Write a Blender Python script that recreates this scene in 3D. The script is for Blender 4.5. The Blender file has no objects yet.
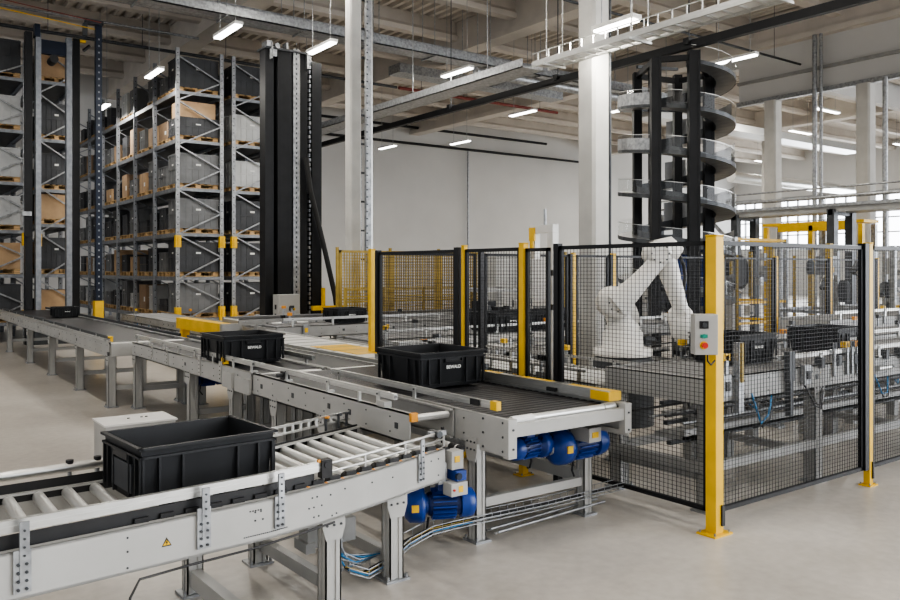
import bpy, math, random
from mathutils import Vector, Matrix
C = bpy.context.scene.collection
PI = math.pi
rnd = random.Random(7)

# ------------------------------------------------------------------ materials
def mat(name, col, rough=.5, metal=0., var=.0, scale=6., bump=0., col2=None, coord='Object', stretch=None, spec=None):
    m = bpy.data.materials.new(name); m.use_nodes = True
    nt = m.node_tree; b = nt.nodes['Principled BSDF']
    b.inputs['Roughness'].default_value = rough; b.inputs['Metallic'].default_value = metal
    if spec is not None: b.inputs['Specular IOR Level'].default_value = spec
    c = (*col, 1)
    b.inputs['Base Color'].default_value = c
    if var > 0 or col2 or bump > 0:
        tc = nt.nodes.new('ShaderNodeTexCoord'); mp = nt.nodes.new('ShaderNodeMapping')
        nt.links.new(tc.outputs[coord], mp.inputs['Vector'])
        if stretch: mp.inputs['Scale'].default_value = stretch
        n = nt.nodes.new('ShaderNodeTexNoise'); n.inputs['Scale'].default_value = scale; n.inputs['Detail'].default_value = 5
        nt.links.new(mp.outputs[0], n.inputs['Vector'])
        if var > 0 or col2:
            r = nt.nodes.new('ShaderNodeValToRGB')
            r.color_ramp.elements[0].position = .35; r.color_ramp.elements[1].position = .65
            a = col2 if col2 else tuple(max(0, x*(1-var)) for x in col)
            r.color_ramp.elements[0].color = (*a, 1)
            r.color_ramp.elements[1].color = (*(col if col2 else tuple(min(1, x*(1+var)) for x in col)), 1)
            nt.links.new(n.outputs['Fac'], r.inputs[0]); nt.links.new(r.outputs[0], b.inputs['Base Color'])
        if bump > 0:
            bp = nt.nodes.new('ShaderNodeBump'); bp.inputs['Strength'].default_value = bump; bp.inputs['Distance'].default_value = .01
            nt.links.new(n.outputs['Fac'], bp.inputs['Height']); nt.links.new(bp.outputs[0], b.inputs['Normal'])
    return m
M = {}
M['paint'] = mat('light_grey_paint', (.44,.435,.415), .38, 0, .06, 3)
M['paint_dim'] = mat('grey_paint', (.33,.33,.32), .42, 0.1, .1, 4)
M['white'] = mat('white_paint', (.72,.71,.68), .4, 0, .05, 3)
M['alu'] = mat('aluminium', (.62,.62,.60), .32, .85, .07, 8, stretch=(1,1,6))
M['galv'] = mat('galvanised_steel', (.36,.37,.38), .45, .75, .25, 14)
M['roller'] = mat('roller_steel', (.72,.72,.70), .36, .6, .06, 5)
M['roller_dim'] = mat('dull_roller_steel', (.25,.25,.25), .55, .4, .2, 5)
M['steel_dark'] = mat('dark_steel', (.07,.075,.08), .45, .5, .2, 6)
M['rackgrey'] = mat('rack_steel', (.27,.285,.31), .5, .6, .15, 9)
M['black'] = mat('black_plastic', (.012,.012,.013), .45, 0, .2, 10)
M['blackpaint'] = mat('black_paint', (.011,.0115,.013), .45, 0, .2, 4, spec=.3)
M['bin'] = mat('bin_plastic', (.017,.018,.020), .5, 0, .15, 6, bump=.05, spec=.35)
M['belt'] = mat('dark_belt', (.03,.03,.032), .4, .2, .25, 5, stretch=(1,8,1))
M['rubber'] = mat('black_rubber', (.015,.015,.015), .65)
M['yellow'] = mat('yellow_paint', (.82,.50,.015), .42, 0, .08, 5)
M['orange'] = mat('orange_plastic', (.80,.33,.03), .45)
M['blue'] = mat('blue_motor_paint', (.008,.045,.25), .33, 0, .15, 12)
M['motorcore'] = mat('dark_motor_blue', (.004,.018,.10), .4)
M['darkblue'] = mat('dark_blue_steel', (.008,.015,.033), .4, .3, .2, 6)
M['cyan'] = mat('blue_cable', (.03,.20,.42), .5)
M['red'] = mat('red_plastic', (.60,.03,.015), .35)
M['redpipe'] = mat('red_pipe_paint', (.22,.04,.03), .5)
M['green'] = mat('green_plastic', (.02,.28,.20), .35)
M['concrete'] = mat('column_concrete', (.56,.55,.52), .8, 0, .07, 2.5, bump=.15)
M['beam'] = mat('roof_concrete', (.60,.555,.50), .85, 0, .06, 1.5, bump=.1)
M['wood'] = mat('pallet_wood', (.66,.44,.22), .75, 0, .25, 5, stretch=(1,6,6))
M['card'] = mat('cardboard', (.50,.34,.20), .8, 0, .1, 3)
M['card_dark'] = mat('brown_cardboard', (.36,.25,.16), .8, 0, .1, 3)
M['load_dark'] = mat('dark_grey_container_plastic', (.055,.058,.064), .5, 0, .2, 3)
M['load_grey'] = mat('grey_container_plastic', (.17,.175,.18), .45, 0, .15, 3)
M['load_light'] = mat('pale_container_plastic', (.52,.53,.53), .4, 0, .1, 3)
M['robot'] = mat('robot_white', (.83,.81,.77), .35, 0, .04, 4)
M['wall'] = mat('white_wall', (.62,.615,.60), .75, 0, .03, .5, coord='Object')
M['label'] = mat('label_white', (.85,.85,.83), .5)
M['ink'] = mat('label_ink', (.02,.02,.02), .5)
M['wire'] = mat('black_wire', (.012,.012,.013), .5, .2)

def floor_mat():
    m = bpy.data.materials.new('polished_concrete_floor'); m.use_nodes = True
    nt = m.node_tree; b = nt.nodes['Principled BSDF']; L = nt.links
    tc = nt.nodes.new('ShaderNodeTexCoord')
    n1 = nt.nodes.new('ShaderNodeTexNoise'); n1.inputs['Scale'].default_value = .45; n1.inputs['Detail'].default_value = 8; n1.inputs['Roughness'].default_value = .62
    n2 = nt.nodes.new('ShaderNodeTexNoise'); n2.inputs['Scale'].default_value = 14; n2.inputs['Detail'].default_value = 6
    for n in (n1, n2): L.new(tc.outputs['Object'], n.inputs['Vector'])
    mx = nt.nodes.new('ShaderNodeMath'); mx.operation = 'MULTIPLY_ADD'; mx.inputs[1].default_value = .3
    L.new(n2.outputs['Fac'], mx.inputs[0]); L.new(n1.outputs['Fac'], mx.inputs[2])
    r = nt.nodes.new('ShaderNodeValToRGB'); e = r.color_ramp.elements
    e[0].position = .42; e[0].color = (.37,.34,.305,1); e[1].position = .88; e[1].color = (.66,.62,.565,1)
    L.new(mx.outputs[0], r.inputs[0]); L.new(r.outputs[0], b.inputs['Base Color'])
    rr = nt.nodes.new('ShaderNodeMapRange'); rr.inputs['To Min'].default_value = .22; rr.inputs['To Max'].default_value = .42
    L.new(n1.outputs['Fac'], rr.inputs[0]); L.new(rr.outputs[0], b.inputs['Roughness'])
    bp = nt.nodes.new('ShaderNodeBump'); bp.inputs['Strength'].default_value = .04; L.new(n2.outputs['Fac'], bp.inputs['Height']); L.new(bp.outputs[0], b.inputs['Normal'])
    return m
M['floor'] = floor_mat()
def emis(name, col, s):
    m = bpy.data.materials.new(name); m.use_nodes = True; b = m.node_tree.nodes['Principled BSDF']
    b.inputs['Base Color'].default_value = (*col,1); b.inputs['Emission Color'].default_value = (*col,1); b.inputs['Emission Strength'].default_value = s
    return m
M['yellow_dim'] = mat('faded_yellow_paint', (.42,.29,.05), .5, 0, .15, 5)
M['track'] = mat('track_steel', (.26,.26,.26), .4, .6, .15, 3)
M['polished'] = mat('polished_steel', (.50,.50,.50), .3, .85, .05, 3)
M['tube'] = emis('fluorescent_tube', (1,.99,.96), 9)
def clear(name, f, tint=(1,1,1)):
    m = bpy.data.materials.new(name); m.use_nodes = True; nt = m.node_tree
    for n in list(nt.nodes):
        if n.type == 'BSDF_PRINCIPLED': nt.nodes.remove(n)
    out = [n for n in nt.nodes if n.type == 'OUTPUT_MATERIAL'][0]
    t = nt.nodes.new('ShaderNodeBsdfTransparent'); t.inputs[0].default_value = (*tint,1)
    g = nt.nodes.new('ShaderNodeBsdfGlossy'); g.inputs['Roughness'].default_value = .1
    mx = nt.nodes.new('ShaderNodeMixShader'); mx.inputs[0].default_value = f
    nt.links.new(t.outputs[0], mx.inputs[1]); nt.links.new(g.outputs[0], mx.inputs[2]); nt.links.new(mx.outputs[0], out.inputs[0])
    return m
M['glass'] = clear('window_glass', .08)
M['guard'] = clear('clear_guard_plastic', .07, (.93,.94,.94))

# ------------------------------------------------------------------ mesh builder
class MB:
    def __init__(s): s.V=[]; s.F=[]; s.S=[]; s.MI=[]; s.m=[]; s.done=[]
    def cut(s):                                # closes one piece; build_each makes one object of each
        if s.V: s.done.append((s.V,s.F,s.S,s.MI,s.m))
        s.V=[]; s.F=[]; s.S=[]; s.MI=[]; s.m=[]
        return s
    def build_each(s, name, parent, **k):
        s.cut(); d=s.done; s.done=[]; out=[]
        for p in d:
            q=MB(); q.V,q.F,q.S,q.MI,q.m=p; out.append(q.build(name,parent,**k))
        return out
    def _mi(s, k):
        if k not in s.m: s.m.append(k)
        return s.m.index(k)
    def add(s, vs, fs, m, smooth=False):
        b=len(s.V); s.V += [tuple(v) for v in vs]; i=s._mi(m)
        for f in fs: s.F.append([b+k for k in f]); s.MI.append(i); s.S.append(smooth)
        return s
    def box(s, c, d, m='paint', rz=0):
        x,y,z=c; a,b,e=d[0]/2,d[1]/2,d[2]/2; cs,sn=math.cos(rz),math.sin(rz)
        vs=[]
        for i in (-a,a):
            for j in (-b,b):
                for k in (-e,e): vs.append((x+i*cs-j*sn, y+i*sn+j*cs, z+k))
        return s.add(vs,[(0,1,3,2),(4,6,7,5),(0,4,5,1),(2,3,7,6),(0,2,6,4),(1,5,7,3)],m)
    def bx(s, x0,x1,y0,y1,z0,z1,m='paint'):
        return s.box(((x0+x1)/2,(y0+y1)/2,(z0+z1)/2),(abs(x1-x0),abs(y1-y0),abs(z1-z0)),m)
    def bar(s, p, q, w, h, m='paint', up=(0,0,1), caps=True):
        p=Vector(p); q=Vector(q); d=(q-p)
        if d.length<1e-6: return s
        d.normalize(); u=Vector(up)
        if abs(d.dot(u))>.98: u=Vector((1,0,0))
        sd=d.cross(u).normalized(); u=sd.cross(d).normalized()
        vs=[]
        for o in (p,q):
            for a,b in ((-1,-1),(1,-1),(1,1),(-1,1)): vs.append(o+sd*a*w/2+u*b*h/2)
        fs=[(0,1,5,4),(1,2,6,5),(2,3,7,6),(3,0,4,7)]
        if caps: fs+=[(0,3,2,1),(4,5,6,7)]
        return s.add(vs,fs,m)
    def cyl(s, p, q, r, m='alu', n=12, r2=None, caps=True):
        p=Vector(p); q=Vector(q); d=(q-p).normalized(); r2=r if r2 is None else r2
        u=Vector((0,0,1)) if abs(d.z)<.95 else Vector((1,0,0))
        a=d.cross(u).normalized(); b=d.cross(a).normalized()
        vs=[]
        for o,rr in ((p,r),(q,r2)):
            for k in range(n):
                t=2*PI*k/n; vs.append(o+a*math.cos(t)*rr+b*math.sin(t)*rr)
        s.add(vs,[(k,(k+1)%n,n+(k+1)%n,n+k) for k in range(n)],m,True)
        if caps: s.add(vs,[tuple(range(n))[::-1],tuple(range(n,2*n))],m)
        return s
    def tube(s, pts, r, m='black', n=6):
        pts=[Vector(p) for p in pts]; rings=[]
        rs = r if isinstance(r,(list,tuple)) else [r]*len(pts)
        for i,p in enumerate(pts):
            d=(pts[min(i+1,len(pts)-1)]-pts[max(i-1,0)]).normalized()
            u=Vector((0,0,1)) if abs(d.z)<.9 else Vector((0,1,0))
            if i==0: a=d.cross(u).normalized()
            else:
                a=(pa-d*pa.dot(d)).normalized()
            pa=a; b=d.cross(a)
            rings.append([p+a*math.cos(2*PI*k/n)*rs[i]+b*math.sin(2*PI*k/n)*rs[i] for k in range(n)])
        vs=[v for r_ in rings for v in r_]
        fs=[(i*n+k,i*n+(k+1)%n,(i+1)*n+(k+1)%n,(i+1)*n+k) for i in range(len(pts)-1) for k in range(n)]
        s.add(vs,fs,m,True)
        s.add(rings[0],[tuple(range(n))[::-1]],m); s.add(rings[-1],[tuple(range(n))],m)
        return s
    def lathe(s, o, axis, prof, m, n=20):      # prof: (distance along the axis, radius)
        o=Vector(o); d=Vector(axis).normalized(); u=Vector((0,0,1)) if abs(d.z)<.95 else Vector((1,0,0))
        a=d.cross(u).normalized(); b=d.cross(a).normalized(); vs=[]
        for t,r in prof:
            for k in range(n):
                w=2*PI*k/n; vs.append(o+d*t+(a*math.cos(w)+b*math.sin(w))*r)
        s.add(vs,[(i*n+k,i*n+(k+1)%n,(i+1)*n+(k+1)%n,(i+1)*n+k) for i in range(len(prof)-1) for k in range(n)],m,True)
        s.add(vs[:n],[tuple(range(n))[::-1]],m); s.add(vs[-n:],[tuple(range(n))],m)
        return s
    def extr(s, poly, vec, m):                 # polygon of 3-D points pushed along vec
        n=len(poly); v=Vector(vec); vs=[Vector(p) for p in poly]+[Vector(p)+v for p in poly]
        return s.add(vs,[tuple(range(n))[::-1],tuple(range(n,2*n))]+[(k,(k+1)%n,n+(k+1)%n,n+k) for k in range(n)],m)
    def wall(s, path, z0, z1, t, m):           # vertical plate following a 2-D path, thickness to the left
        n=len(path); L=[]
        for i,(x,y) in enumerate(path):
            a=Vector(path[max(i-1,0)]); b=Vector(path[min(i+1,n-1)]); d=(b-a).normalized()
            L.append((x-d.y*t, y+d.x*t))
        vs=[]
        for i in range(n):
            for (x,y),z in ((path[i],z0),(path[i],z1),(L[i],z1),(L[i],z0)): vs.append((x,y,z))
        fs=[]
        for i in range(n-1):
            for k in range(4): fs.append((i*4+k,i*4+(k+1)%4,(i+1)*4+(k+1)%4,(i+1)*4+k))
        fs += [(0,3,2,1),((n-1)*4,(n-1)*4+1,(n-1)*4+2,(n-1)*4+3)]
        return s.add(vs,fs,m)
    def mesh(s, name):
        me=bpy.data.meshes.new(name); me.from_pydata(s.V,[],s.F)
        for k in s.m: me.materials.append(M[k])
        me.polygons.foreach_set('material_index', s.MI); me.polygons.foreach_set('use_smooth', s.S)
        me.update(); return me
    def build(s, name, parent=None, loc=None, label=None, bevel=0):
        o=bpy.data.objects.new(name, s.mesh(name)); C.objects.link(o)
        if parent: o.parent=parent
        if loc: o.location=loc
        if label: o['label']=label
        if bevel:
            b=o.modifiers.new('bevel','BEVEL'); b.width=bevel; b.segments=2; b.limit_method='ANGLE'
        return o
def tag(o, label=None, cat=None, group=None, kind=None):
    if label and cat and not 4<=len(label.split())<=16: print('LABEL',len(label.split()),label)
    if label: o['label']=label
    if cat: o['category']=cat
    if group: o['group']=group
    if kind: o['kind']=kind
    return o
def thing(name, label, cat, loc=(0,0,0), rz=0, group=None):
    o=bpy.data.objects.new(name,None); C.objects.link(o); o.location=loc; o.rotation_euler=(0,0,rz); o.empty_display_size=.1
    return tag(o,label,cat,group)
def dup(r, loc, rz=None, label=None, group=None, scale=None):
    c=r.copy(); C.objects.link(c); c.location=loc
    if rz is not None: c.rotation_euler=(0,0,rz)
    if scale: c.scale=scale
    if label: c['label']=label
    if group: c['group']=group
    for ch in list(r.children):
        k=ch.copy(); C.objects.link(k); k.parent=c
        for g in list(ch.children):
            j=g.copy(); C.objects.link(j); j.parent=k
    return c
def part_copy(o, parent, loc, rz=0):
    k=o.copy(); C.objects.link(k); k.parent=parent; k.location=loc; k.rotation_euler=(0,0,rz)
    for g in list(o.children):
        j=g.copy(); C.objects.link(j); j.parent=k
    return k
def struct(name, mb, label=None):
    o=mb.build(name); o['kind']='structure'
    if label: o['label']=label
    return o
ORD=['first','second','third','fourth','fifth','sixth','seventh','eighth','ninth','tenth','eleventh','twelfth']

# ------------------------------------------------------------------ camera (level, slightly shifted)
yaw = math.atan2(.591,.806)
cam=bpy.data.cameras.new('camera'); co=bpy.data.objects.new('camera',cam); C.objects.link(co)
co.location=(0,0,1.8); co.rotation_euler=(PI/2,0,-yaw)
cam.sensor_width=36; cam.lens=806/900*36; cam.shift_y=-(300-270)/900; cam.clip_end=200; cam.clip_start=.05
bpy.context.scene.camera=co

# ------------------------------------------------------------------ setting
YB=36.; XR=53.; ZD=10.2
fl=MB(); fl.add([(-14,-8,0),(XR,-8,0),(XR,YB,0),(-14,YB,0)],[(0,1,2,3)],'floor'); struct('floor',fl,'pale polished concrete floor')
w=MB(); w.bx(-14,XR,YB,YB+.3,0,ZD+.3,'wall'); struct('wall_back',w,'tall white rear wall')
# right wall with window band
w=MB(); w.bx(XR,XR+.3,2,YB,0,3.3,'wall'); w.bx(XR,XR+.3,2,YB,6.9,ZD+.3,'wall'); w.bx(XR,XR+.3,2,22.4,3.3,6.9,'wall')
for y in (26.0,29.4,32.8): w.bx(XR,XR+.3,y-.15,y+.15,3.3,6.9,'wall')
struct('wall_right',w,'white side wall with a band of windows')
for k,(y0,y1) in enumerate(((22.4,25.85),(26.15,29.25),(29.55,32.65),(32.95,36))):
    t=thing('window_%d'%(k+1),'wide factory window with a grid of panes','window',(XR,y0,3.3)); del t['category']; t['kind']='structure'
    f=MB(); W=y1-y0
    for z in (0,.95,1.9,2.75,3.6): f.bx(-.05,.12,0,W,z-.04,z+.04,'galv')
    n=4
    for i in range(n+1): f.bx(-.05,.12,W*i/n-.04,W*i/n+.04,0,3.6,'galv')
    f.build('window_frame',t)
    g=MB(); g.bx(.04,.05,0,W,0,3.6,'glass'); g.build('window_glass',t)
# roof deck, corrugated
dk=MB(); per=.36; x=-14.
prof=[]
while x<XR:
    prof += [(x,ZD),(x+.12,ZD),(x+.16,ZD-.13),(x+.30,ZD-.13),(x+.34,ZD)]; x+=per
vs=[]; fs=[]
for i,(a,z) in enumerate(prof): vs += [(a,-8,z),(a,YB,z)]
for i in range(len(prof)-1): fs.append((2*i,2*i+2,2*i+3,2*i+1))
dk.add(vs,fs,'beam'); dk.bx(-14,XR,-8,YB,ZD+.12,ZD+.2,'beam'); struct('ceiling',dk,'corrugated roof deck')
k=0
for i in range(14):
    y=-5.3+3.0*i
    if y>YB-.3: break
    b=MB(); b.extr([(-14,y-.16,9.45),(-14,y+.16,9.45),(-14,y+.2,9.6),(-14,y+.09,9.72),(-14,y+.09,ZD-.1),(-14,y-.09,ZD-.1),(-14,y-.09,9.72),(-14,y-.2,9.6)],(XR+14,0,0),'beam')
    k+=1; struct('trim_%d'%k,b,'concrete roof purlin')
for x in (-6.,1.3,8.7,16.3,24.,38.):
    b=MB(); b.bx(x-.2,x+.2,-8,YB,9.1,ZD-.15,'beam'); b.bx(x-.3,x+.3,-8,YB,9.02,9.2,'beam')
    k+=1; struct('trim_%d'%k,b,'main concrete roof girder')
# header wall over the opening to the next hall
b=MB(); b.bx(24.,24.3,-8,16.2,7.35,ZD-.1,'wall'); b.bx(24.,XR,16.2,16.5,8.6,ZD-.1,'wall'); struct('wall_header',b,'white upper wall above the opening to the next hall')
b=MB(); b.bx(23.85,24.02,-8,16.2,7.28,7.42,'galv'); b.bx(23.9,24.02,-8,16.2,8.0,8.1,'paint_dim'); k+=1; struct('trim_%d'%k,b,'steel edge trim under the header wall')
def column(x,y,s,ztop,lab):
    m=MB(); c=s*.12
    poly=[(-s/2+c,-s/2),(s/2-c,-s/2),(s/2,-s/2+c),(s/2,s/2-c),(s/2-c,s/2),(-s/2+c,s/2),(-s/2,s/2-c),(-s/2,-s/2+c)]
    m.extr([(x+a,y+b_,0) for a,b_ in poly],(0,0,ztop),'concrete')
    o=m.build('building_column'); tag(o,lab,'column',None,'structure'); return o
column(8.62,15.3,.27,9.05,'slim pale column behind the bin conveyor')
column(8.7,8.3,.345,9.05,'thick pale concrete column behind the robot')
column(24,14.95,.42,7.3,'concrete column under the header wall, farther one')
column(24,11.95,.42,7.3,'concrete column under the header wall, nearer one')
column(38,24,.42,9.0,'distant column in the next hall'); column(38,17,.42,9.0,'distant column in the next hall')

# ------------------------------------------------------------------ generic bits
def bolt(m,x,y,z,ax='y',r=.007,l=.006,mt='steel_dark'):
    d={'y':(0,-l,0),'x':(-l,0,0),'z':(0,0,l)}[ax]
    m.cyl((x,y,z),(x+d[0],y+d[1],z+d[2]),r,mt,6)
def leg_parts(parent,x,y,z,s=.09,mt='paint',out=-1,plate=True):
    """one support leg with slot, gusset and foot plate at local x,y; z is its top"""
    m=MB(); t=.012
    k=s/2-.007
    m.bx(x-k,x+k,y-k,y+k,.012,z,mt)
    for a in (-1,1):
        for b in (-1,1): m.bx(x+a*s/2,x+a*s*.17,y+b*s/2,y+b*(k-.001),.012,z,mt); m.bx(x+a*s/2,x+a*(k-.001),y+b*s/2,y+b*s*.17,.012,z,mt)
    o=m.build('leg',parent)
    f=MB(); f.bx(x-s*.85,x+s*.85,y-s*.75,y+s*.75,0,.014,'galv')
    for a in (-1,1): f.cyl((x+a*s*.68,y-s*.55,.014),(x+a*s*.68,y-s*.55,.035),.009,'galv',6)
    f.build('foot_plate',o)
    if plate:
        g=MB(); yy=y+out*s/2; w=s*.5
        pts=[(x-w,yy,z-.13),(x+w,yy,z-.13),(x+w*1.45,yy,z-.06),(x+w*1.45,yy,z+.03),(x-w*1.45,yy,z+.03),(x-w*1.45,yy,z-.06)]
        g.extr(pts,(0,out*.008,0),mt)
        for a in (-.9,0,.9):
            for zz in (-.0,-.05): bolt(g,x+a*w,yy+out*.008,z+zz,'y',.007,.006)
        g.build('gusset_plate',o)
    return o
def rail(parent,x0,x1,y,z,h=.05,t=.028,mt='alu',every=.9,zf=None,name='guard_rail',end=None,out=-1,rods=True):
    m=MB(); m.bx(x0,x1,y-t/2,y+t/2,z-h/2,z+h/2,mt); m.bx(x0,x1,y-t/2-.004,y+t/2+.004,z-.006,z+.006,mt)
    o=m.build(name,parent)
    if end:
        e=MB(); e.bx(x1-.06,x1+.005,y-t/2-.006,y+t/2+.006,z-h/2-.006,z+h/2+.006,end); e.build('end_cap',o)
    if zf is not None:
        x=x0+.15
        while x<x1:
            b=MB(); b.bx(x-.018,x+.018,y+out*(t/2+.002),y+out*(t/2+.012),zf,z+h/2-.008,'alu'); b.bx(x-.022,x+.022,y-.03,y+.03,zf-.005,zf+.008,'alu')
            bolt(b,x,y+out*(t/2+.012) if out<0 else y-t/2,z); b.build('rail_bracket',o); x+=every
    return o
def conveyor(label, loc, rz, L, W, z, fh=.17, legs=(), mt='paint', surf='belt', group=None, sp=.09, seed=0, far_legs=True, ft=.035, rm='roller', ep=None, bolts=True, sz=.09, lowbar=True, name='belt_conveyor'):
    t=thing(name,label,'conveyor',loc,rz,group)
    for y0,o_ in ((0,1),(W,-1)):
        m=MB(); y1=y0+o_*ft
        m.bx(0,L,y0,y0+o_*.008,z-fh,z,mt); m.bx(0,L,y0,y1,z-.012,z,mt); m.bx(0,L,y0,y1,z-fh,z-fh+.012,mt)
        if bolts:
            x=.12
            r_=random.Random(seed+int(y0*10))
            while x<L-.05:
                for zz in (z-.05,z-fh+.05): bolt(m,x,y0 if o_>0 else y0+.006,zz,'y',.006,.005)
                if r_.random()<.3: m.bx(x+.06,x+.1,y0-.004*o_,y0,z-fh*.6,z-fh*.4,'steel_dark')
                x+=.32
        m.build('side_frame',t)
    e=MB(); e.bx(0,.02,ft,W-ft,z-fh,z-.03,mt); e.cut(); e.bx(L-.02,L,ft,W-ft,z-(ep or fh),z-.03,mt); e.build_each('end_plate',t)
    if surf=='belt':
        m=MB(); m.bx(.04,L-.04,ft+.01,W-ft-.01,z-.045,z-.012,'belt'); m.build('belt',t)
        for xx in (.03,L-.03):
            m=MB(); m.cyl((xx,ft,z-.04),(xx,W-ft,z-.04),.026,'roller',12); m.build('end_roller',t)
    elif surf=='ribbed':
        m=MB(); x=.05; r=sp*.5
        while x<L-.03:
            n=9; vs=[]
            for k in range(n):
                a=PI*k/(n-1); vs += [(x-math.cos(a)*r,ft,z-.03+math.sin(a)*r*.33),(x-math.cos(a)*r,W-ft,z-.03+math.sin(a)*r*.33)]
            m.add(vs,[(2*k,2*k+1,2*k+3,2*k+2) for k in range(n-1)],'belt',True); x+=sp
        m.bx(.03,L-.03,ft,W-ft,z-.06,z-.032,'belt')
        m.build('belt',t)
    else:
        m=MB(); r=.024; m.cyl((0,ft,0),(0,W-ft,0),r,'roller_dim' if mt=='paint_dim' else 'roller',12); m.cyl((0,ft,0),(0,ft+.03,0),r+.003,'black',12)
        ro=m.build('roller',t,(sp,0,z-.03)); x=2*sp
        while x<L-.04: part_copy(ro,t,(x,0,z-.03)); x+=sp
    for x in legs:
        leg_parts(t,x,sz/2+.005,z-fh+.005,sz,mt,-1)
        if far_legs: leg_parts(t,x,W-sz/2-.005,z-fh+.005,sz,mt,1)
        if lowbar and far_legs:
            m=MB(); m.bx(x-.025,x+.025,sz,W-sz,.22,.28,mt); m.build('cross_member',t)
    return t
def motor(parent_label, loc, rz, s=1., hang=.12, gear=True):
    """blue gear motor hanging under a conveyor, axis along local x"""
    t=thing('gear_motor',parent_label,'motor',loc,rz)
    b=MB(); b.lathe((0,0,0),(1,0,0),[(0,.075*s),(.02*s,.088*s),(.22*s,.088*s),(.24*s,.085*s)],'motorcore',20)
    for k in range(18):
        a=2*PI*k/18; b.bar((.03*s,math.cos(a)*.1*s,math.sin(a)*.1*s),(.2*s,math.cos(a)*.1*s,math.sin(a)*.1*s),.009*s,.026*s,'blue',up=(0,math.cos(a),math.sin(a)))
    b.build('motor_body',t)
    b=MB(); b.lathe((.24*s,0,0),(1,0,0),[(0,.108*s),(.05*s,.108*s),(.09*s,.10*s),(.11*s,.07*s)],'blue',20); b.build('fan_cover',t)
    if gear:
        b=MB(); b.lathe((0,0,0),(-1,0,0),[(0,.07*s),(.03*s,.07*s),(.03*s,.125*s),(.06*s,.13*s),(.13*s,.125*s),(.16*s,.095*s),(.18*s,.05*s)],'blue',20)
        b.build('gearbox',t)
        b=MB(); b.cyl((-.175*s,0,0),(-.19*s,0,0),.045*s,'paint',14); b.build('shaft_cover',t)
        b=MB(); b.bx(-.13*s,-.08*s,-.134*s,-.12*s,-.02*s,.03*s,'yellow'); b.build('rating_label',t)
    b=MB(); b.bx(.07*s,.17*s,-.05*s,.05*s,.09*s,.15*s,'blue'); b.build('terminal_box',t)
    b=MB(); b.bx(-.02*s,.02*s,-.015,.015,.09*s,.09*s+hang,'steel_dark'); b.bx(.10*s,.12*s,-.015,.015,.14*s,.09*s+hang,'steel_dark'); b.build('hanger',t)
    b=MB(); b.tube([(.12*s,.03,.15*s),(.14*s,.06,.15*s+hang*.5),(.10*s,.12,.12*s+hang)],.008,'black').cut(); b.tube([(0,-.05,-.08*s),(-.01,-.05,-.17*s),(.03,-.03,-.22*s)],.008,'black'); b.build_each('cable',t)
    return t

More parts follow.
